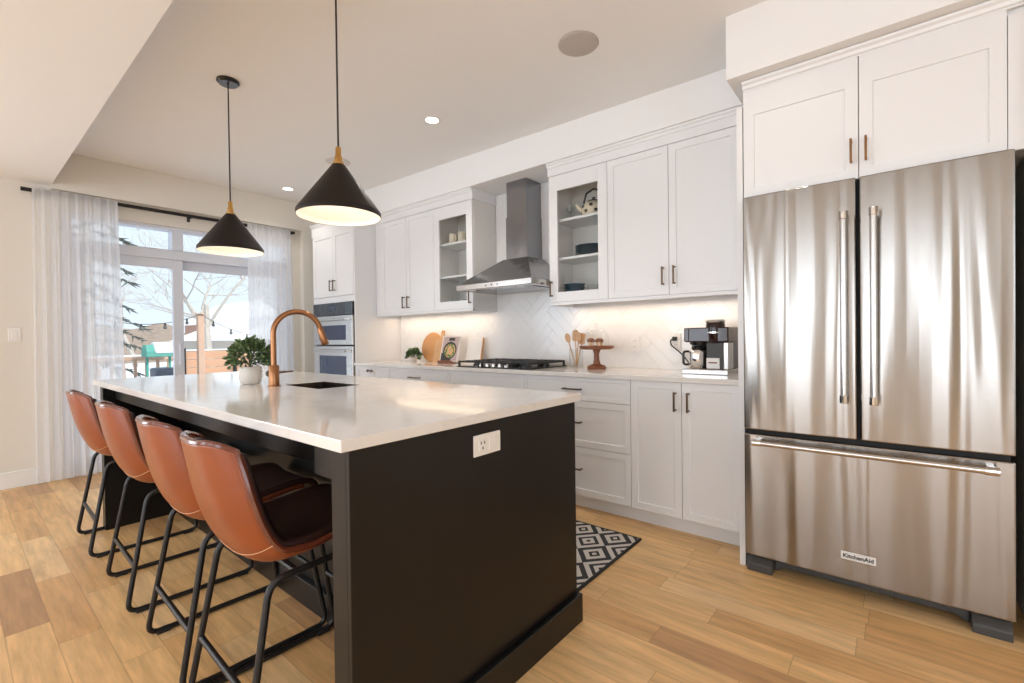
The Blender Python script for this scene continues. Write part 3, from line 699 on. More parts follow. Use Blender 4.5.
# ------------------------------------------------------------------ cooktop
ck = thing('gas_cooktop', 'black gas cooktop with cast iron grates under the hood', 'cooktop', (-2.4, 2.92, .909))
build('tray', B(-2.78, -2.02, 2.66, 3.14, .909, .918), 'gloss_black', ck, bevel=.003)
for gx in (-2.775, -2.525, -2.275):
    g = MB(); a, b = gx+.008, gx+.237; y0_, y1_ = 2.675, 3.13; zt = .957
    for x in (a, b): g.box(x-.006, x+.006, y0_, y1_, zt-.014, zt)
    for k in range(6): yy = y0_+.006+(y1_-y0_-.012)*k/5; g.box(a, b, yy-.006, yy+.006, zt-.012, zt+.002)
    g.box((a+b)/2-.005, (a+b)/2+.005, y0_, y1_, zt-.012, zt+.003)
    for x in (a, b):
        for yy in (y0_+.006, y1_-.006, (y0_+y1_)/2): g.box(x-.007, x+.007, yy-.007, yy+.007, .917, zt-.01)
    build('grate', g, 'iron', ck, bevel=.0015)
for x, yy, r in ((-2.65, 2.78, .04), (-2.65, 3.02, .045), (-2.40, 2.93, .06), (-2.15, 2.78, .045), (-2.15, 3.02, .04)):
    bn = build('burner', MB().lathe([(r, .917), (r, .93), (r*.8, .931), (r*.8, .938), (0, .94)], (x, yy, 0), 20), 'gloss_black', ck, smooth=True)
for k in range(5): build('knob', MB().lathe([(.018, .917), (.018, .928), (.014, .944), (0, .945)], (-2.53+.065*k, 2.69, 0), 16), 'steel_plain', ck, smooth=True)

# ------------------------------------------------------------------ stools
def make_stool(label):
    # local frame: x across, y from the rear foot towards the island, z up
    t = thing('bar_stool', label, 'bar stool', (0, 0, 0), 'tan leather bar stools at the island')
    prof = [(-.045, .872), (-.030, .79), (-.010, .70), (.015, .62), (.050, .553), (.105, .512), (.19, .505), (.29, .525), (.385, .548), (.445, .553), (.462, .538)]
    wid = [.160, .178, .193, .203, .209, .212, .212, .210, .206, .202, .198]
    curl = [.066, .068, .066, .064, .062, .056, .048, .036, .024, .012, .006]
    P = [Vector((0, y_, z_)) for y_, z_ in prof]
    def cat(seq, v):
        n = len(seq)-1; s_ = v*n; i = min(int(s_), n-1); f_ = s_-i
        g = lambda k: seq[max(0, min(n, k))]
        a, b, c, d = g(i-1), g(i), g(i+1), g(i+2)
        return .5*((2*b)+(-a+c)*f_+(2*a-5*b+4*c-d)*f_*f_+(-a+3*b-3*c+d)*f_**3)
    def surf(u, v, off=0., k=1.):
        p = cat(P, v); e_ = .004
        tg = (cat(P, min(1, v+e_))-cat(P, max(0, v-e_))).normalized()
        nrm = Vector((0, -tg.z, tg.y))                      # towards the sitter
        if nrm.y < 0 and v < .4: nrm = -nrm
        nrm = Vector((1, 0, 0)).cross(tg); nrm = nrm if (nrm.y+nrm.z) > 0 else -nrm
        x = (2*u-1); w_ = cat(wid, v)*k; c_ = cat(curl, v)
        ax = abs(x)
        q = p+nrm*(c_*ax**3.0+off)
        # rounded top corners of the back
        drop = .036*max(0, (ax-.55)/.45)**2.2*max(0, 1-v/.2)
        q = q+tg*drop
        q.x = w_*math.copysign(ax**.96, x)*(1-.05*ax**4)
        return q
    build('shell', MB().grid(lambda u, v: surf(u, v*.86), 36, 52), 'leather', t, smooth=True, solid=.016, solid_off=0)
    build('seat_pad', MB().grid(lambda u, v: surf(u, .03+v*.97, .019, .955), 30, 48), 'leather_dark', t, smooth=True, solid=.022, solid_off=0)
    rim = [surf(0, 1-i/40*1.0) if False else surf(0, .86*(1-i/40)) for i in range(41)]+[surf(j/24, 0) for j in range(1, 25)]+[surf(1, .86*i/40) for i in range(1, 41)]
    sh = t.children[0]
    build('piping', MB().tube(rim, .0095, 8), 'piping', sh, smooth=True)
    def under(u, v, o_): return surf(u, v, o_)
    def outer(u, v, d):
        du = surf(min(1, u+.01), v)-surf(max(0, u-.01), v); dv = surf(u, v+.01)-surf(u, v-.01)
        nn = du.cross(dv).normalized(); nn = -nn if (nn.y+nn.z) > 0 else nn
        return surf(u, v)+nn*d
    seam = [outer(j/30, .405, .0088) for j in range(31)]
    build('stitching', MB().tube(seam, .0016, 6), 'thread', sh, smooth=True)
    for s_ in (-1, 1):
        xb, xt = .230*s_, .200*s_
        path = round_path([(xt, .43, .500), (xt, .085, .490), (xb, 0.0, .0105), (xb, .492, .0105), (xt, .41, .500)], .045, 6)
        build('sled_frame', MB().tube(path, .0098, 10), 'iron', t, smooth=True)
        for y0_ in (.03, .42):
            build('foot_pad', B(xb-.014, xb+.014, y0_, y0_+.045, 0.0, .016), 'rubber', t.children[-1], bevel=.002)
    k = .19
    lx = lambda z_: .230+(.200-.230)*(z_-.011)/.48
    build('footrest', MB().tube([(-lx(.19), .033, .19), (lx(.19), .033, .19)], .0095, 10), 'iron', t, smooth=True)
    build('footrest', MB().tube([(-lx(.24), .455, .24), (lx(.24), .455, .24)], .0095, 10), 'iron', t, smooth=True)
    build('crossbar', MB().tube([(-.20, .16, .490), (.20, .16, .490)], .009, 8), 'iron', t, smooth=True); build('crossbar', MB().tube([(-.20, .36, .498), (.20, .36, .498)], .009, 8), 'iron', t, smooth=True)
    return t
st = make_stool('tan leather bar stool nearest the outlet end of the island')
st.location = (-1.52, .47, 0); st.rotation_euler = (0, 0, -.03)
for x, lb in ((-2.015, 'tan leather bar stool second from the outlet end of the island'), (-2.72, 'tan leather bar stool third from the outlet end, second from the curtain'), (-3.525, 'tan leather bar stool at the far end of the row, beside the sheer curtain')):
    dup(st, (x, .47, 0), lb)

# ------------------------------------------------------------------ pendants
def pendant(x, label):
    y_, DZP = 1.12, -.024; ZC = zc(x, y_); t = thing('pendant_lamp', label, 'pendant lamp', (x, y_, 1.70), 'cone pendants over the island')
    build('canopy', MB().lathe([(0, ZC-.022), (.052, ZC-.022), (.062, ZC-.012), (.062, ZC), (0, ZC)], (x, y_, 0), 28), 'gloss_black', t, smooth=True)
    build('cord', MB().tube([(x, y_, 1.99), (x, y_, ZC-.02)], .0042, 8), 'cord', t, smooth=True)
    build('neck', MB().lathe([(0, 2.025), (.012, 2.022), (.013, 1.985), (.017, 1.98), (.017, 1.962), (.024, 1.955), (.024, 1.935), (0, 1.93)], (x, y_, DZP), 24), 'brass', t, smooth=True)
    sh = build('shade', MB().lathe([(.028, 1.945), (.175, 1.742), (.179, 1.735), (.179, 1.716)], (x, y_, DZP), 56, cap0=True, cap1=False), 'shade', t, smooth=True)
    build('lining', MB().lathe([(.178, 1.7165), (.1755, 1.717), (.1755, 1.733), (.171, 1.740), (.027, 1.938)], (x, y_, DZP), 56, cap0=False, cap1=True), 'shade_in', sh, smooth=True)
    build('bulb', MB().ball((x, y_, 1.845), .030, 14, (1, 1, 1.2)), 'bulb', t, smooth=True)
    l = bpy.data.lights.new('pendant_bulb', 'POINT'); l.energy = .5; l.color = (1, .88, .74); l.shadow_soft_size = .04
    lo_ = bpy.data.objects.new('pendant_bulb', l); lo_.location = (x, y_, 1.785); COL.objects.link(lo_)
pendant(-1.905, 'black cone pendant lamp over the island end nearer the fridge, larger in view')
pendant(-3.14, 'black cone pendant lamp in front of the window, over the far island end')

# ------------------------------------------------------------------ ceiling fittings
def downlight(x, y_, label, power=18, vis=True):
    ZC = zc(x, y_); t = thing('recessed_light', label, 'ceiling light', (x, y_, ZC), 'recessed ceiling lights')
    build('trim_ring', MB().lathe([(.045, ZC-.004), (.058, ZC-.004), (.060, ZC), (.045, ZC)], (x, y_, 0), 28, cap0=False, cap1=False), 'plate', t, smooth=True)
    build('lens', MB().lathe([(0, ZC-.003), (.046, ZC-.003), (.046, ZC), (0, ZC)], (x, y_, 0), 28), 'glow', t)
    spot_lamp(x, y_, ZC-.02, power)
def spot_lamp(x, y_, z_, power):
    l = bpy.data.lights.new('recessed_or_fill_spot', 'SPOT'); l.energy = power; l.color = (1, .94, .86); l.spot_size = 2.3; l.spot_blend = .8; l.shadow_soft_size = .05
    o = bpy.data.objects.new('recessed_or_fill_spot', l); o.location = (x, y_, z_); COL.objects.link(o)
downlight(-2.545, 2.23, 'small recessed ceiling light in front of the range hood')
downlight(-4.90, 2.30, 'small recessed ceiling light near the patio door end of the ceiling', 7)
for p in ((-.45, 1.9, ZC-.02), (-1.0, -1.2, 2.43), (-3.2, -1.2, 2.43), (1.6, -1.0, 2.43), (1.4, 1.2, ZC-.02)): spot_lamp(*p, 17)  # added fill spots out of view, no fittings built for them
tag(build('ceiling_speaker', MB().lathe([(0, zc(-1.288, 2.155)-.006), (.095, zc(-1.288, 2.155)-.006), (.104, zc(-1.288, 2.155)-.004), (.108, zc(-1.288, 2.155)), (0, zc(-1.288, 2.155))], (-1.288, 2.155, 0), 40), 'grille', smooth=True, loc=(-1.288, 2.155, zc(-1.288, 2.155))), 'round beige ceiling speaker near the fridge bulkhead', 'speaker', 'ceiling speakers')
tag(build('ceiling_speaker', MB().lathe([(0, zc(-3.80, 2.23)-.006), (.095, zc(-3.80, 2.23)-.006), (.104, zc(-3.80, 2.23)-.004), (.108, zc(-3.80, 2.23)), (0, zc(-3.80, 2.23))], (-3.80, 2.23, 0), 40), 'disc', smooth=True, loc=(-3.80, 2.23, zc(-3.80, 2.23))), 'round white ceiling speaker seen behind the larger pendant', 'speaker', 'ceiling speakers')

# under-cabinet strips
WARM = (1, .74, .50)
area('under_cabinet_strip', (-1.31, 3.09, 1.372), (0, 0, 0), 1.30, .03, 1.0, WARM)
area('under_cabinet_strip', (-3.50, 3.09, 1.372), (0, 0, 0), 1.32, .03, 1.1, WARM)

# ------------------------------------------------------------------ curtains
def curtain(y0, y1, folds, label, seed):
    rng = random.Random(seed); ph = [rng.uniform(0, 6) for _ in range(4)]
    def fn(u, v):
        z_ = .02+v*2.378
        amp = .012+.010*(1-v)
        s_ = 2*PI*folds*u
        x = -5.318+amp*(math.sin(s_+ph[0])+.45*math.sin(2.3*s_+ph[1]+.6*v)+.3*math.sin(.6*s_+ph[2]))*.62
        y_ = y0+(y1-y0)*u+.012*(1-v)*math.sin(s_*1.0+ph[3])+(u-.5)*.05*(1-v)
        return (x, y_, z_)
    o = build('sheer_curtain', MB().grid(fn, 150, 26), 'sheer', smooth=True, loc=(-5.318, (y0+y1)/2, .02))
    return tag(o, label, 'curtain', 'sheer curtains at the patio door')
curtain(.455, .985, 8, 'sheer white floor-length curtain beside the light switch', 1)
curtain(2.06, 2.515, 7, 'sheer white floor-length curtain beside the oven tower', 2)
rd = thing('curtain_rod', 'black metal curtain rod across the patio door', 'curtain rod', (-5.345, 1.5, 2.378))
build('rod', MB().tube([(-5.35, .42, 2.378), (-5.35, 2.55, 2.378)], .016, 12), 'iron', rd, smooth=True)
for y_ in (.395, 2.55): build('finial', MB().tube([(-5.35, y_, 2.378), (-5.35, y_+.025, 2.378)], .017, 12), 'iron', rd, smooth=True)
for y_ in (.475, 1.55, 2.535):
    m = MB(); m.box(-5.42, -5.345, y_-.006, y_+.006, 2.355, 2.367); m.box(-5.42, -5.415, y_-.012, y_+.012, 2.33, 2.39)
    build('bracket', m, 'iron', rd)

# light switch
lsw = thing('light_switch', 'white light switch on the wall beside the sheer curtain', 'light switch', (XW, .348, 1.217))
build('plate', B(XW, XW+.006, .313, .385, 1.16, 1.275), 'plate', lsw, bevel=.003)
build('rocker', B(XW+.004, XW+.010, .332, .366, 1.185, 1.25), 'plate', lsw, bevel=.002)

# ------------------------------------------------------------------ faucet, plants
fa = thing('kitchen_faucet', 'brushed copper gooseneck faucet at the island sink', 'faucet', (-2.40, 1.04, ZT))
dirv = Vector((.30, 1, 0)).normalized()
build('body', MB().lathe([(.030, ZT), (.030, ZT+.006), (.0245, ZT+.008), (.0245, 1.018), (.022, 1.022), (0, 1.022)], (-2.40, 1.04, 0), 28), 'copper', fa, smooth=True)
base = Vector((-2.40, 1.04, 0)); R_ = .112
pts = [base+Vector((0, 0, 1.02)), base+Vector((0, 0, 1.10)), base+Vector((0, 0, 1.18))]
for i in range(1, 21):
    a = PI-i/20*PI*1.0*.93; pts.append(base+dirv*(R_+R_*math.cos(a))+Vector((0, 0, 1.18+R_*math.sin(a))))
tgt = (pts[-1]-pts[-2]).normalized()
nk = build('spout', MB().tube(pts, .0135, 14), 'copper', fa, smooth=True)
build('spray_head', MB().tube([pts[-1]-tgt*.004, pts[-1]+tgt*.004, pts[-1]+tgt*.055, pts[-1]+tgt*.085, pts[-1]+tgt*.088], .016, 14, radii=[.0138, .0165, .0175, .0195, .0175]), 'copper', nk, smooth=True)
hl = build('handle_hub', MB().tube([(-2.425, 1.04, .978), (-2.46, 1.04, .978), (-2.465, 1.04, .978)], .016, 16, radii=[.016, .016, .012]), 'bronze', fa, smooth=True)
build('lever', MB().tube([(-2.455, 1.045, .98), (-2.45, 1.10, .982), (-2.44, 1.155, .984)], .0055, 10, radii=[.007, .0055, .0045]), 'bronze', hl, smooth=True)

def leaf_blob(mb, c, rx, rz, n, size, rng, low=.0):
    for _ in range(n):
        a = rng.uniform(0, 2*PI); e_ = rng.uniform(-.25, 1)**1; r = rng.uniform(.35, 1)**.6
        d = Vector((math.cos(a)*math.cos(e_*1.4), math.sin(a)*math.cos(e_*1.4), math.sin(e_*1.4)+low))
        p = Vector(c)+Vector((d.x*rx*r, d.y*rx*r, d.z*rz*r))
        q = d.normalized()+Vector((rng.uniform(-.6, .6), rng.uniform(-.6, .6), rng.uniform(-.2, .7))); q.normalize()
        s_ = q.orthogonal().normalized(); s_ = Matrix.Rotation(rng.uniform(0, 6.28), 3, q) @ s_; nrm = q.cross(s_)
        L_ = size*rng.uniform(.7, 1.3); w_ = L_*.33
        vs = [p, p+q*L_*.35+s_*w_+nrm*.002, p+q*L_*.75+s_*w_*.75, p+q*L_-nrm*.004, p+q*L_*.75-s_*w_*.75, p+q*L_*.35-s_*w_+nrm*.002]
        mid1, mid2 = p+q*L_*.35-nrm*.002, p+q*L_*.75-nrm*.003
        V = [mb.bm.verts.new(v_) for v_ in vs]; A, B_ = mb.bm.verts.new(mid1), mb.bm.verts.new(mid2)
        for f_ in ((V[0], V[1], A), (V[0], A, V[5]), (V[1], V[2], B_, A), (A, B_, V[4], V[5]), (V[2], V[3], B_), (B_, V[3], V[4])): mb.bm.faces.new(f_)
def potted(name, label, x, y_, z0, pr, ph, fr_, fz, n, size, seed, leafm='leaf', taper=.92):
    t = thing(name, label, 'potted plant', (x, y_, z0)); rng = random.Random(seed)
    po = build('pot', MB().lathe([(0, z0), (pr*.72, z0), (pr*.86, z0+.006), (pr, z0+ph*.35), (pr, z0+ph*.7), (pr*taper, z0+ph), (pr*taper-.006, z0+ph), (pr*taper-.006, z0+ph*.82), (0, z0+ph*.82)], (x, y_, 0), 32), 'pot', t, smooth=True)
    build('soil', MB().lathe([(pr*taper-.006, z0+ph*.85), (0, z0+ph*.9)], (x, y_, 0), 20, cap0=False), 'soil', t)
    sm = MB(); c = Vector((x, y_, z0+ph))
    for _ in range(16):
        a = rng.uniform(0, 6.28); r = rng.uniform(.2, .85)
        e_ = c+Vector((math.cos(a)*fr_*r, math.sin(a)*fr_*r, fz*rng.uniform(.35, .95)))
        sm.tube([c+Vector((0, 0, -ph*.15)), c+Vector((math.cos(a)*fr_*r*.4, math.sin(a)*fr_*r*.4, fz*.35)), e_], .0015, 5)
    build('stems', sm, 'stem', t)
    lf = MB(); leaf_blob(lf, c+Vector((0, 0, fz*.25)), fr_, fz*.72, n, size, rng)
    lo_ = build('foliage', lf, leafm, t, smooth=True); lo_['kind'] = 'stuff'
    lf = MB(); leaf_blob(lf, c+Vector((0, 0, fz*.28)), fr_*1.02, fz*.74, n//4, size*.9, rng)
    lo_ = build('young_foliage', lf, 'leaf2', t, smooth=True); lo_['kind'] = 'stuff'
potted('potted_plant', 'leafy green plant in a round cream pot on the island beside the faucet', -2.655, 1.03, ZT, .056, .092, .105, .15, 620, .024, 5)
ZK = .909
potted('succulent_plant', 'tiny spiky plant in a small grey pot beside the round cutting board', -3.78, 3.02, ZK, .034, .052, .055, .055, 90, .045, 9, taper=1.0)

# ------------------------------------------------------------------ things on the back counter
def leaning(o, ang, zrot=0):
    o.rotation_euler = (ang, 0, zrot)
rb = build('round_cutting_board', MB().lathe([(0, -.009), (.146, -.009), (.15, -.005), (.15, .005), (.146, .009), (0, .009)], (0, 0, 0), 48).move(Matrix.Translation((0, 0, .15)) @ Matrix.Rotation(PI/2, 4, 'X')), 'board', smooth=True)
rb.location = (-3.66, 3.135, ZK); leaning(rb, -.17)
tag(rb, 'round beech cutting board leaning against the backsplash', 'cutting board')
pb_ = thing('paddle_cutting_board', 'rectangular beech cutting board with handle in front of the round board', 'cutting board', (-3.47, 3.07, ZK))
m = MB(); n = 8
poly = [(-.085, 0), (.085, 0)]
poly += [(.085-.03+.03*math.cos(a), .205+.03*math.sin(a)) for a in [i*PI/2/6 for i in range(7)]]
poly += [(.024, .245), (.021, .30)]+[(.021*math.cos(a), .305+.021*math.sin(a)) for a in [i*PI/6 for i in range(7)]]+[(-.021, .30), (-.024, .245)]
poly += [(-.085+.03-.03*math.sin(a), .205+.03*math.cos(a)) for a in [i*PI/2/6 for i in range(7)]]
m.prism([(-3.47+x, 3.07, ZK+z_) for x, z_ in poly], (0, .018, 0))
build('board', m, 'spoon', pb_, bevel=.003)
build('hole', MB().tube([(-3.47, 3.0685, ZK+.303), (-3.47, 3.0895, ZK+.303)], .008, 12), 'walnut', pb_)
leaning(pb_, -.22)
cb = thing('cookbook', 'cookbook with a noodle bowl on its cover, leaning on the counter', 'book', (-3.235, 2.98, ZK+.012))
cz = ZK+.012
def BB(x0, x1, y0, y1, z0, z1): return B(-3.235+x0, -3.235+x1, 2.98+y0, 2.98+y1, cz+z0, cz+z1)
build('pages', BB(-.10, .10, .004, .020, .003, .247), 'paper', cb)
build('cover', BB(-.105, .105, 0, .004, 0, .25), 'paper', cb, bevel=.001); build('cover', BB(-.105, .105, .020, .024, 0, .25), 'paper', cb, bevel=.001)
pic = build('cover_picture', BB(-.094, .100, -.0012, .0005, .012, .243), 'cover', cb); pic['label'] = 'photo of a noodle bowl on a pink and dark ground'
def disc(r, y0_, y1_, m_, cx_=.0, cz_=.11):
    build('bowl_print', MB().tube([(-3.235+cx_, 2.98+y0_, cz+cz_), (-3.235+cx_, 2.98+y1_, cz+cz_)], r, 28), m_, pic)
build('ground_print', BB(-.094, .03, -.0017, -.0008, .012, .085), 'dark', pic)
disc(.082, -.0024, -.0010, 'dark', .005, .112); disc(.066, -.0030, -.0020, 'noodle', .008, .108)
m = MB(); rng = random.Random(4)
for k in range(14):
    a = k/14*2*PI; r = .048+rng.uniform(-.008, .012)
    m.tube([(-3.227+r*math.cos(a), 2.98-.0036, cz+.108+r*math.sin(a)), (-3.227+r*math.cos(a), 2.98-.0026, cz+.108+r*math.sin(a))], rng.uniform(.008, .015), 9)
build('herb_print', m, 'herb', pic)
build('title_print', BB(-.02, .05, -.0020, -.0008, .205, .232), 'dark', pic)
leaning(cb, -.26, .10)
bs_ = thing('book_stand', 'small wooden easel holding the cookbook', 'book stand', (-3.235, 2.98, ZK))
m = MB(); m.box(-3.335, -3.135, 2.945, 2.99, ZK, ZK+.012); m.box(-3.335, -3.135, 2.942, 2.949, ZK, ZK+.026)
m.prism([(-3.245, 3.045, ZK), (-3.245, 3.12, ZK), (-3.245, 3.055, ZK+.17), (-3.245, 3.043, ZK+.17)], (.02, 0, 0)); m.box(-3.255, -3.215, 2.98, 3.10, ZK, ZK+.010)
build('easel', m, 'walnut', bs_, bevel=.002)
wb = thing('white_cutting_board', 'plain white board leaning on the backsplash beside the cookbook', 'cutting board', (-3.02, 3.09, ZK))
build('board', B(-3.115, -2.925, 3.09, 3.106, ZK, ZK+.245), 'paper', wb, bevel=.004)
build('edge_strip', B(-2.928, -2.917, 3.089, 3.107, ZK+.002, ZK+.243), 'board', wb, bevel=.002)
leaning(wb, -.20)

# utensil jar and its utensils
uj = build('utensil_jar', MB().lathe([(0, ZK), (.050, ZK), (.053, ZK+.004), (.053, ZK+.150), (.050, ZK+.150), (.050, ZK+.008), (0, ZK+.008)], (-1.865, 3.03, 0), 32), 'jar', smooth=True, loc=(-1.865, 3.03, ZK))
tag(uj, 'clear glass jar holding wooden utensils beside the cake stand', 'jar')
def utensil(dx, dy, lean, kind, label, h_):
    p0 = Vector((-1.865+dx*.3, 3.03+dy*.3, ZK+.010)); p1 = Vector((-1.865+dx+lean[0], 3.03+dy+lean[1], ZK+h_))
    d = (p1-p0).normalized()
    m = MB(); m.tube([p0, p1], .005, 8)
    n = 14; w_, L_ = (.024, .075) if kind == 'spoon' else (.026, .085)
    s_ = Vector((d.z, 0, -d.x)).normalized(); nr = d.cross(s_).normalized()
    poly = []
    for i in range(n):
        a = 2*PI*i/n
        if kind == 'spoon': poly.append(p1+d*(L_*.5*math.cos(a)+L_*.35)+s_*(w_*math.sin(a)))
        else: poly.append(p1+d*(L_*.5*max(-1, min(1, 1.3*math.cos(a)))+L_*.35)+s_*(w_*max(-1, min(1, 1.25*math.sin(a)))*(1-.15*math.cos(a))))
    m.prism([q-nr*.003 for q in poly], nr*.006)
    o = build('wooden_spoon' if kind == 'spoon' else 'wooden_spatula', m, 'spoon', bevel=.0015, loc=tuple(p0))
    tag(o, label, 'wooden utensil', 'wooden utensils in the glass jar')
utensil(-.020, .0, (-.045, 0), 'spoon', 'wooden spoon leaning farthest from the cake stand in the glass jar', .20)
utensil(-.004, .015, (-.012, .005), 'spatula', 'wooden spatula standing upright in the middle of the glass jar', .215)
utensil(.012, -.010, (.018, -.005), 'spoon', 'wooden spoon in the glass jar, between the upright spatula and the outermost one', .205)
utensil(.020, .006, (.026, .0), 'spatula', 'wooden spatula leaning towards the cake stand in the glass jar', .19)
# cake stand
csx, csy = -1.665, 2.985
cs = thing('cake_stand', 'dark wooden pedestal cake stand with glass dome', 'cake stand', (csx, csy, ZK))
build('pedestal', MB().lathe([(0, ZK), (.066, ZK), (.068, ZK+.012), (.058, ZK+.026), (.026, ZK+.036), (.020, ZK+.07), (.018, ZK+.11), (.030, ZK+.142), (0, ZK+.144)], (csx, csy, 0), 32), 'walnut', cs, smooth=True)
build('plate', MB().lathe([(0, ZK+.142), (.105, ZK+.142), (.122, ZK+.150), (.124, ZK+.166), (.118, ZK+.168), (0, ZK+.166)], (csx, csy, 0), 40), 'walnut', cs, smooth=True)
dm = build('dome', MB().lathe([(.092, ZK+.168), (.093, ZK+.21), (.082, ZK+.255), (.055, ZK+.285), (.018, ZK+.298), (0, ZK+.299)], (csx, csy, 0), 36, cap0=False), 'jar', cs, smooth=True)
build('dome_knob', MB().lathe([(.006, ZK+.297), (.007, ZK+.308), (.014, ZK+.318), (.013, ZK+.330), (0, ZK+.334)], (csx, csy, 0), 18, cap0=False), 'jar', dm, smooth=True)
for dx, dy, lb in ((-.038, -.01, 'chocolate muffin under the glass dome, on the side nearer the utensil jar'), (.034, -.022, 'chocolate muffin under the glass dome, on the side nearer the fridge'), (.0, .042, 'chocolate muffin under the glass dome, behind the other two')):
    mu = thing('muffin', lb, 'muffin', (csx+dx, csy+dy, ZK+.168), 'muffins under the dome')
    build('case', MB().lathe([(0, ZK+.168), (.020, ZK+.168), (.027, ZK+.200), (0, ZK+.200)], (csx+dx, csy+dy, 0), 20), 'noodle', mu, smooth=True)
    build('top', MB().ball((csx+dx, csy+dy, ZK+.204), .031, 14, (1, 1, .62)), 'muffin', mu, smooth=True)

# wall outlets
def outlet(x, z_, label):
    t = thing('wall_outlet', label, 'outlet', (x, YB-.008, z_), 'outlets on the backsplash')
    build('plate', B(x-.036, x+.036, YB-.014, YB-.006, z_-.058, z_+.058), 'plate', t, bevel=.003)
    for dz_ in (-.021, .021):
        s_ = build('socket', B(x-.017, x+.017, YB-.0165, YB-.013, z_+dz_-.015, z_+dz_+.015), 'plate', t, bevel=.002)
        m = MB(); m.box(x-.008, x-.006, YB-.0172, YB-.016, z_+dz_-.004, z_+dz_+.005); m.box(x+.006, x+.008, YB-.0172, YB-.016, z_+dz_-.004, z_+dz_+.005)
        build('slot', m, 'slot', s_)
outlet(-1.462, 1.085, 'white outlet on the backsplash between cake stand and coffee maker')
outlet(-1.165, 1.10, 'white outlet on the backsplash with the coffee maker plugged in')

# coffee maker
kx0, kx1, ky0, ky1 = -1.005, -.750, 2.90, 3.14
cm = thing('coffee_maker', 'black and steel dual coffee maker on the counter beside the fridge', 'coffee maker', (-.90, 3.0, ZK))
build('base', B(kx0-.008, kx1+.004, ky0-.03, ky1, ZK, ZK+.030), 'steel_plain', cm, bevel=.004)
build('column', B(kx0+.004, kx1-.004, ky0+.115, ky1-.003, ZK+.030, ZK+.205), 'gloss_black', cm, bevel=.004)
build('pod_tower', B(-.878, kx1-.030, ky0+.012, ky0+.115, ZK+.030, ZK+.190), 'char', cm, bevel=.004)
build('side_panel', B(kx1-.030, kx1-.002, ky0+.006, ky0+.115, ZK+.030, ZK+.190), 'steel_plain', cm, bevel=.004)
hdm = build('head', B(kx0, kx1, ky0, ky1-.003, ZK+.192, ZK+.283), 'coffee_brown', cm, bevel=.008)
build('side_trim', B(kx0-.003, kx0+.030, ky0-.003, ky1-.005, ZK+.195, ZK+.280), 'coffee_brown', hdm, bevel=.006)
ph = build('pod_head', MB().lathe([(0, ZK+.186), (.040, ZK+.186), (.052, ZK+.20), (.054, ZK+.30), (.049, ZK+.312), (0, ZK+.314)], (-.835, ky0+.045, 0), 28), 'coffee_brown', cm, smooth=True)
build('band', MB().lathe([(.053, ZK+.245), (.0555, ZK+.246), (.0555, ZK+.254), (.053, ZK+.255)], (-.835, ky0+.045, 0), 28, cap0=False, cap1=False), 'chrome', ph, smooth=True)
build('lid', MB().lathe([(0, ZK+.310), (.052, ZK+.310), (.056, ZK+.316), (.052, ZK+.326), (0, ZK+.328)], (-.835, ky0+.045, 0), 28), 'steel_plain', ph, smooth=True)
cf = build('carafe', MB().lathe([(0, ZK+.031), (.048, ZK+.031), (.052, ZK+.036), (.052, ZK+.132), (.046, ZK+.145), (.036, ZK+.150), (0, ZK+.150)], (-.938, ky0+.045, 0), 30), 'chrome', cm, smooth=True)
build('lid', MB().lathe([(.037, ZK+.149), (.039, ZK+.162), (.02, ZK+.170), (0, ZK+.170)], (-.938, ky0+.045, 0), 24, cap0=False), 'gloss_black', cf, smooth=True)
build('handle', MB().tube(round_path([(-.985, ky0+.02, ZK+.135), (-1.012, ky0+.0, ZK+.135), (-1.012, ky0+.0, ZK+.055), (-.983, ky0+.015, ZK+.055)], .02), .0075, 10), 'gloss_black', cf, smooth=True)
build('card', B(-.875, -.800, ky0-.004, ky0+.010, ZK+.034, ZK+.098), 'plate', cm, bevel=.003)
build('card_mark', B(-.862, -.813, ky0-.0052, ky0-.0035, ZK+.066, ZK+.074), 'walnut', cm)
build('filter_basket', MB().lathe([(.030, ZK+.172), (.046, ZK+.178), (.05, ZK+.196), (0, ZK+.196)], (-.938, ky0+.045, 0), 24), 'gloss_black', cm, smooth=True)
cdp = [(kx0, ky1-.03, ZK+.020), (kx0-.035, ky1-.02, ZK+.035), (kx0-.10, ky1, ZK+.11), (-1.18, 3.14, ZK+.17), (-1.185, 3.145, ZK+.205), (-1.165, 3.165, ZK+.212), (-1.165, YB-.018, ZK+.212)]
build('power_cord', MB().tube(round_path(cdp, .04, 6), .0045, 8), 'cord', cm, smooth=True)
build('plug', B(-1.178, -1.152, YB-.045, YB-.018, ZK+.198, ZK+.226), 'cord', cm, bevel=.003)

# ------------------------------------------------------------------ dishes behind glass
kt = thing('tea_kettle', 'cream enamel kettle with black dots on the top glass cabinet shelf', 'kettle', (-1.70, 3.03, 2.02))
kb = build('body', MB().lathe([(0, 2.02), (.066, 2.02), (.080, 2.035), (.083, 2.065), (.070, 2.10), (.045, 2.117), (0, 2.118)], (-1.70, 3.03, 0), 32), 'cream', kt, smooth=True)
m = MB(); rng = random.Random(2)
for a, z_ in ((-2.6, 2.05), (-2.2, 2.085), (-1.75, 2.05), (-1.3, 2.085), (-.9, 2.05), (-.4, 2.08), (-3.0, 2.085), (0, 2.05)):
    r = .080 if z_ < 2.07 else .077
    n_ = Vector((math.cos(a), math.sin(a), .15 if z_ < 2.07 else .6)).normalized(); p = Vector((-1.70+r*math.cos(a), 3.03+r*math.sin(a), z_))
    m.tube([p-n_*.004, p+n_*.003], .012, 12)
build('dots', m, 'dot', kb)
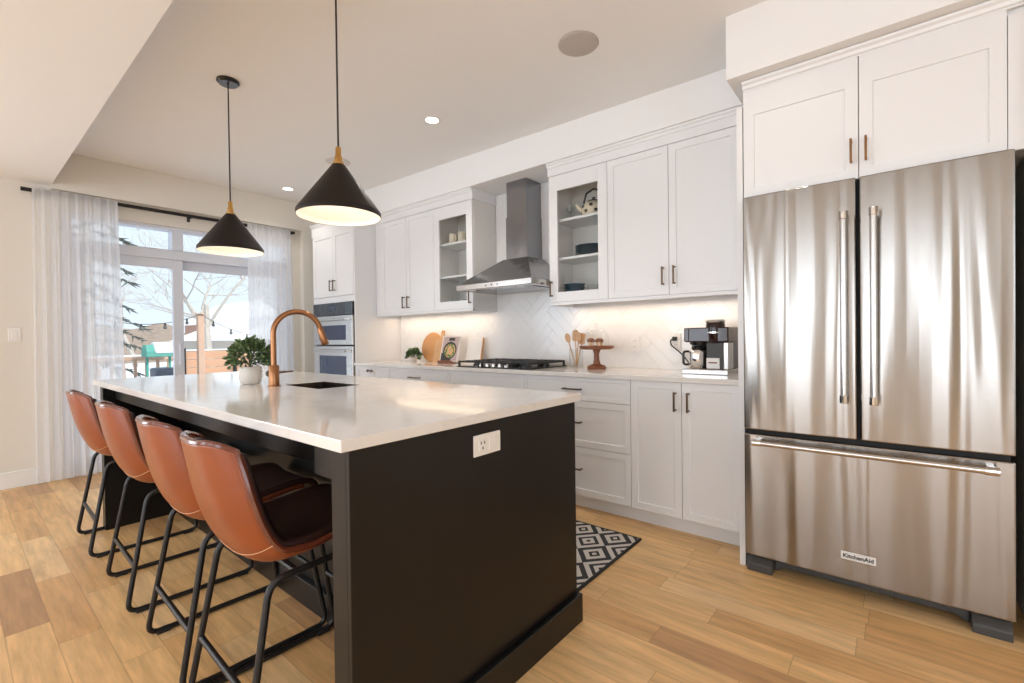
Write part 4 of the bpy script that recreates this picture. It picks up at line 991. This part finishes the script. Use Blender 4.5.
build('lid', MB().lathe([(.046, 2.115), (.042, 2.125), (.01, 2.131), (.008, 2.14), (.013, 2.148), (0, 2.153)], (-1.70, 3.03, 0), 24, cap0=False), 'dot', kt, smooth=True)
build('handle', MB().tube([(-1.765, 3.03, 2.09), (-1.775, 3.03, 2.13), (-1.755, 3.03, 2.185), (-1.70, 3.03, 2.205), (-1.645, 3.03, 2.185), (-1.635, 3.03, 2.12)], .007, 10), 'dot', kt, smooth=True)
build('spout', MB().tube([(-1.755, 3.0, 2.055), (-1.79, 2.985, 2.085), (-1.805, 2.978, 2.11)], .012, 10, radii=[.018, .013, .010]), 'cream', kt, smooth=True)
kt.scale = (1.1, 1.1, 1.1)
gb = build('stem_glass', MB().lathe([(.028, 2.02), (.028, 2.023), (.004, 2.027), (.004, 2.075), (.030, 2.095), (.036, 2.13), (.034, 2.13), (.028, 2.098), (0, 2.08)], (-1.895, 3.02, 0), 24), 'jar', smooth=True, loc=(-1.895, 3.02, 2.02))
tag(gb, 'clear stemmed glass on the top shelf beside the dotted kettle', 'glass')
def dish_stack(name, n, x, y_, z0, r, h_, label, grp, kindm='teal'):
    for k in range(n):
        z_ = z0+k*h_
        o = build(name, MB().lathe([(0, z_), (r*.6, z_), (r*.97, z_+h_*1.15), (r, z_+h_*1.2), (r*.94, z_+h_*1.2), (r*.55, z_+h_*.4), (0, z_+h_*.35)], (x, y_, 0), 36), kindm, smooth=True, loc=(x, y_, z_))
        pos = ['bottom', 'second', 'third', 'fourth', 'fifth'][k] if k < n-1 else 'topmost'
        tag(o, label % pos, 'plate' if 'plate' in name else 'bowl', grp)
dish_stack('plate', 5, -1.735, 3.045, 1.735, .118, .015, 'dark teal plate, %s of the stack on the middle glass cabinet shelf', 'teal plates on the middle shelf')
dish_stack('bowl', 5, -1.865, 3.02, 1.418, .084, .023, 'dark teal bowl, %s of the stack on the lowest glass cabinet shelf', 'teal bowls on the lowest shelf')
for k, (x, y_) in enumerate(((-1.72, 3.02), (-1.645, 3.03), (-1.685, 3.10))):
    o = build('drinking_glass', MB().lathe([(0, 1.418), (.028, 1.418), (.034, 1.53), (.032, 1.53), (.026, 1.424), (0, 1.424)], (x, y_, 0), 24), 'jar', smooth=True, loc=(x, y_, 1.418))
    tag(o, ['clear drinking glass on the lowest shelf next to the teal bowls', 'clear drinking glass on the lowest shelf farthest from the teal bowls', 'clear drinking glass at the back of the lowest shelf behind two others'][k], 'glass', 'drinking glasses beside the teal bowls')
for k, (x, z_) in enumerate(((-3.175, 2.01), (-3.055, 2.01))):
    t = thing('mug', ['cream mug on the top shelf left of the hood, nearer the oven tower', 'cream mug on the top shelf left of the hood, nearer the hood, partly cut off'][k], 'mug', (x, 3.02, z_), 'cream mugs behind glass')
    build('cup', MB().lathe([(0, z_), (.038, z_), (.042, z_+.006), (.042, z_+.10), (.039, z_+.10), (.038, z_+.01), (0, z_+.01)], (x, 3.02, 0), 28), 'cream', t, smooth=True)
    build('handle', MB().tube(round_path([(x+.035, 3.0, z_+.08), (x+.070, 2.985, z_+.08), (x+.070, 2.985, z_+.025), (x+.035, 3.0, z_+.025)], .02), .006, 8), 'cream', t, smooth=True)
for k, (x, y_) in enumerate(((-3.13, 3.03), (-2.965, 3.02))):
    o = build('bowl', MB().lathe([(0, 1.418), (.035, 1.418), (.068, 1.465), (.07, 1.49), (.066, 1.49), (.03, 1.428), (0, 1.425)], (x, y_, 0), 28), 'teal', smooth=True, loc=(x, y_, 1.418))
    tag(o, ['dark blue bowl on the shelf left of the hood, nearer the oven tower', 'dark blue bowl on the shelf left of the hood, nearer the hood'][k], 'bowl', 'blue bowls behind glass left of the hood')

# ------------------------------------------------------------------ rug
rg = thing('kitchen_rug', 'black and cream diamond pattern rug between island and drawers', 'rug', (-1.7, 2.1, 0))
build('pile', B(-2.30, -1.112, 1.76, 2.452, 0, .009), 'rug', rg)
m = MB(); m.box(-2.31, -1.10, 1.752, 1.764, 0, .010); m.box(-2.31, -1.10, 2.448, 2.460, 0, .010); m.box(-1.114, -1.10, 1.764, 2.448, 0, .010); m.box(-2.31, -2.298, 1.764, 2.448, 0, .010)
build('binding', m, 'rug_edge', rg, bevel=.002)

# ------------------------------------------------------------------ garden outside
struct(build('ground_snow', MB().grid(lambda u, v: (8-74*u, -30+70*v, -.45+.05*math.sin(77*u)*math.cos(v*23)), 50, 50), 'snow', smooth=True), 'snowy ground outside')
def tree(x, y_, z0, hgt, rad, seed, label, lean=0):
    rng = random.Random(seed); m = MB()
    def branch(p, d, L_, r, lev):
        pts = [p]; rad_ = [r]; n = 4
        for i in range(n):
            d = (d+Vector((rng.uniform(-.22, .22), rng.uniform(-.22, .22), rng.uniform(-.05, .16)))).normalized()
            pts.append(pts[-1]+d*(L_/n)); rad_.append(r*(1-.55*(i+1)/n))
        m.tube(pts, r, 6 if lev < 2 else 4, radii=rad_)
        if lev >= 5: return
        k = (3, 3, 3, 2, 2)[lev]+ (1 if rng.random() < .5 else 0)
        for j in range(k):
            i = rng.randint(1 if lev else 2, n); a = rng.uniform(0, 2*PI)
            q = d.orthogonal().normalized(); q = Matrix.Rotation(a, 3, d) @ q
            nd = (d*rng.uniform(.55, .9)+q*rng.uniform(.6, 1.0)+Vector((0, 0, .12))).normalized()
            branch(pts[i], nd, L_*rng.uniform(.58, .82), max(rad_[i]*.60, .0055), lev+1)
    branch(Vector((x, y_, z0)), Vector((0, lean, 1)).normalized(), hgt*.42, rad, 0)
    o = build('bare_tree', m, 'bark', smooth=True, loc=(x, y_, z0)); tag(o, label, 'tree', 'bare trees in the garden')
tree(-13.8, 4.35, -.45, 6.2, .14, 12, 'large bare tree behind the brown fence, seen through the sliding panel by the pot', .06)
tree(-21.5, 1.5, -.45, 7, .14, 23, 'thin bare tree farther back, seen above the teal canopy', .1)
tree(-38, 7.8, -.45, 8.0, .16, 31, 'distant pale bare tree behind the houses, left of the large one')
def conifer(x, y_, z0, hgt, label):
    t = thing('conifer_tree', label, 'tree', (x, y_, z0)); rng = random.Random(8)
    build('trunk', MB().tube([(x, y_, z0), (x, y_, z0+hgt)], .10, 8, radii=[.14, .02]), 'bark', t, smooth=True)
    nb = MB()
    for k in range(46):
        z_ = z0+.6+(hgt-.8)*k/46; R2 = 1.30*(1-k/50)+.15; a = k*2.4+rng.uniform(-.3, .3)
        d = Vector((math.cos(a), math.sin(a), 0)); p0 = Vector((x, y_, z_)); L_ = R2*rng.uniform(.75, 1.1)
        pts = [p0+d*L_*s_+Vector((0, 0, -.30*L_*s_*s_)) for s_ in (0, .33, .66, 1)]
        nb.tube(pts, .02, 4, radii=[.02, .014, .01, .005])
        for q in range(30):
            s_ = rng.uniform(.2, 1); p = p0+d*L_*s_+Vector((0, 0, -.30*L_*s_*s_)); e_ = (d*.6+Vector((rng.uniform(-1, 1), rng.uniform(-1, 1), rng.uniform(-.9, .1)))).normalized()
            sd = e_.orthogonal().normalized()*.025; tip = p+e_*.17*rng.uniform(.5, 1.2)
            V = [nb.bm.verts.new(v_) for v_ in (p+sd, p-sd, tip)]; nb.bm.faces.new(V)
    o = build('needles', nb, 'needle', t); o['kind'] = 'stuff'
conifer(-11.5, 1.68, -.45, 5.2, 'dark evergreen conifer at the edge of the patio door view beside the curtain')
# brown fence with black posts
fn = thing('garden_fence', 'brown horizontal board fence with black posts across the snowy garden', 'fence', (-10, 4.4, -.45))
m = MB()
for k in range(9): m.box(-10.02, -9.98, 2.72, 6.8, -.40+k*.152, -.40+k*.152+.142)
build('boards', m, 'fence', fn)
for y_ in (2.74, 3.58, 4.45, 5.3, 6.2): build('post', B(-9.98, -9.93, y_-.025, y_+.025, -.45, 1.02), 'iron', fn, bevel=.004)
build('snow_cap', B(-10.03, -9.96, 2.72, 6.8, .968, .99), 'snow', fn, bevel=.008)
# timber post with string lights
tp = thing('timber_post', 'tall square timber post carrying the string lights', 'post', (-8.5, 2.57, -.45))
build('post', B(-8.545, -8.455, 2.52, 2.61, -.45, 1.56), 'timber', tp, bevel=.01); build('cap', B(-8.56, -8.44, 2.505, 2.625, 1.56, 1.585), 'timber', tp, bevel=.01)
sg = thing('string_lights', 'dark wire of round garden string lights hung from the timber post', 'string lights', (-8.5, 2.0, 1.4))
P0, P1, P2 = Vector((-8.43, 2.55, 1.57)), Vector((-8.0, .9, 1.62)), Vector((-9.6, 4.4, 1.25))
def sag(a, b, s_, k): return a.lerp(b, k)+Vector((0, 0, -4*s_*k*(1-k)))
build('wire', MB().tube([sag(P0, P1, .20, i/16) for i in range(17)], .0045, 5), 'wire', sg); build('wire', MB().tube([sag(P0, P2, .16, i/16) for i in range(17)], .0045, 5), 'wire', sg)
for a, b, s_, ks in ((P0, P1, .20, (.12, .30, .48, .66, .84)), (P0, P2, .16, (.12, .3, .48, .66, .84))):
    for k in ks:
        p = sag(a, b, s_, k)
        bl = build('bulb_socket', MB().tube([p, p+Vector((0, 0, -.04))], .013, 8), 'wire', sg)
        build('bulb', MB().ball(p+Vector((0, 0, -.062)), .024, 10, (1, 1, 1.15)), 'lampglass', bl, smooth=True)
# snow-topped teal canopy, planter, bin
tc = thing('teal_canopy', 'teal garden canopy topped with snow beyond the patio door', 'canopy', (-8.6, 2.04, -.45))
build('canvas', MB().prism([(-8.75, 1.86, .92), (-8.45, 1.86, .92), (-8.45, 1.86, 1.0), (-8.52, 1.86, 1.10), (-8.68, 1.86, 1.10), (-8.75, 1.86, 1.0)], (0, .36, 0)), 'tealpaint', tc, bevel=.01)
build('snow_load', MB().prism([(-8.76, 1.96, .99), (-8.43, 1.96, .965), (-8.42, 1.96, 1.03), (-8.52, 1.96, 1.14), (-8.68, 1.96, 1.14), (-8.77, 1.96, 1.05)], (0, .28, 0)), 'snow', tc, bevel=.03)
for y_ in (1.90, 2.18): build('leg', MB().tube([(-8.6, y_, -.45), (-8.6, y_, .93)], .018, 8), 'tealpaint', tc, smooth=True)
dk = thing('deck_railing', 'weathered brown wooden deck railing dusted with snow', 'railing', (-8.9, 1.5, -.45))
build('top_rail', B(-9.0, -8.9, .5, 2.4, .86, .92), 'timber', dk, bevel=.008)
build('snow_cap', B(-9.0, -8.9, .5, 2.4, .92, .945), 'snow', dk, bevel=.01)
for k in range(14): build('baluster', B(-8.97, -8.93, .55+k*.14, .59+k*.14, -.45, .86), 'timber', dk, bevel=.004)
tag(build('storage_bin', B(-8.05, -7.75, 1.80, 2.05, -.45, .78), 'greybox', bevel=.03, loc=(-7.9, 1.92, -.45)), 'dark grey storage bin standing in front of the teal canopy', 'bin')
# neighbouring houses
def house(x, y0, y1, zt, ridge, m_, label, depth=5):
    t = thing('house', label, 'house', (x, (y0+y1)/2, -.45), 'snow-roofed houses beyond the fence')
    build('walls', B(x-depth, x, y0, y1, -.45, zt), m_, t)
    ym = (y0+y1)/2
    build('roof', MB().prism([(x+.3, y0-.4, zt), (x+.3, y1+.4, zt), (x+.3, ym, ridge)], (-depth-.6, 0, 0)), 'roof', t, bevel=.04)
    for k in range(2):
        yy = y0+(y1-y0)*(.28+.44*k)
        build('window', B(x-.02, x+.03, yy-.3, yy+.3, zt-1.0, zt-.35), 'windowdark', t, bevel=.01)
house(-16.5, 5.9, 9.0, 1.15, 2.0, 'siding', 'near house with broad snowy roof behind the fence, beside the large bare tree')
house(-26, 8.6, 12.2, 2.0, 3.3, 'brick', 'reddish far house partly hidden behind the near snowy roof')
house(-34, 12.6, 15.4, 1.6, 2.7, 'siding', 'small beige far house, farthest of the snow-roofed houses')
struct(build('hill', MB().grid(lambda u, v: (-44-6*u, -25+70*v, -.5+u*(2.6+.5*math.sin(v*40)+.35*math.sin(v*97))), 6, 120), 'hill', smooth=True), 'wooded winter horizon')
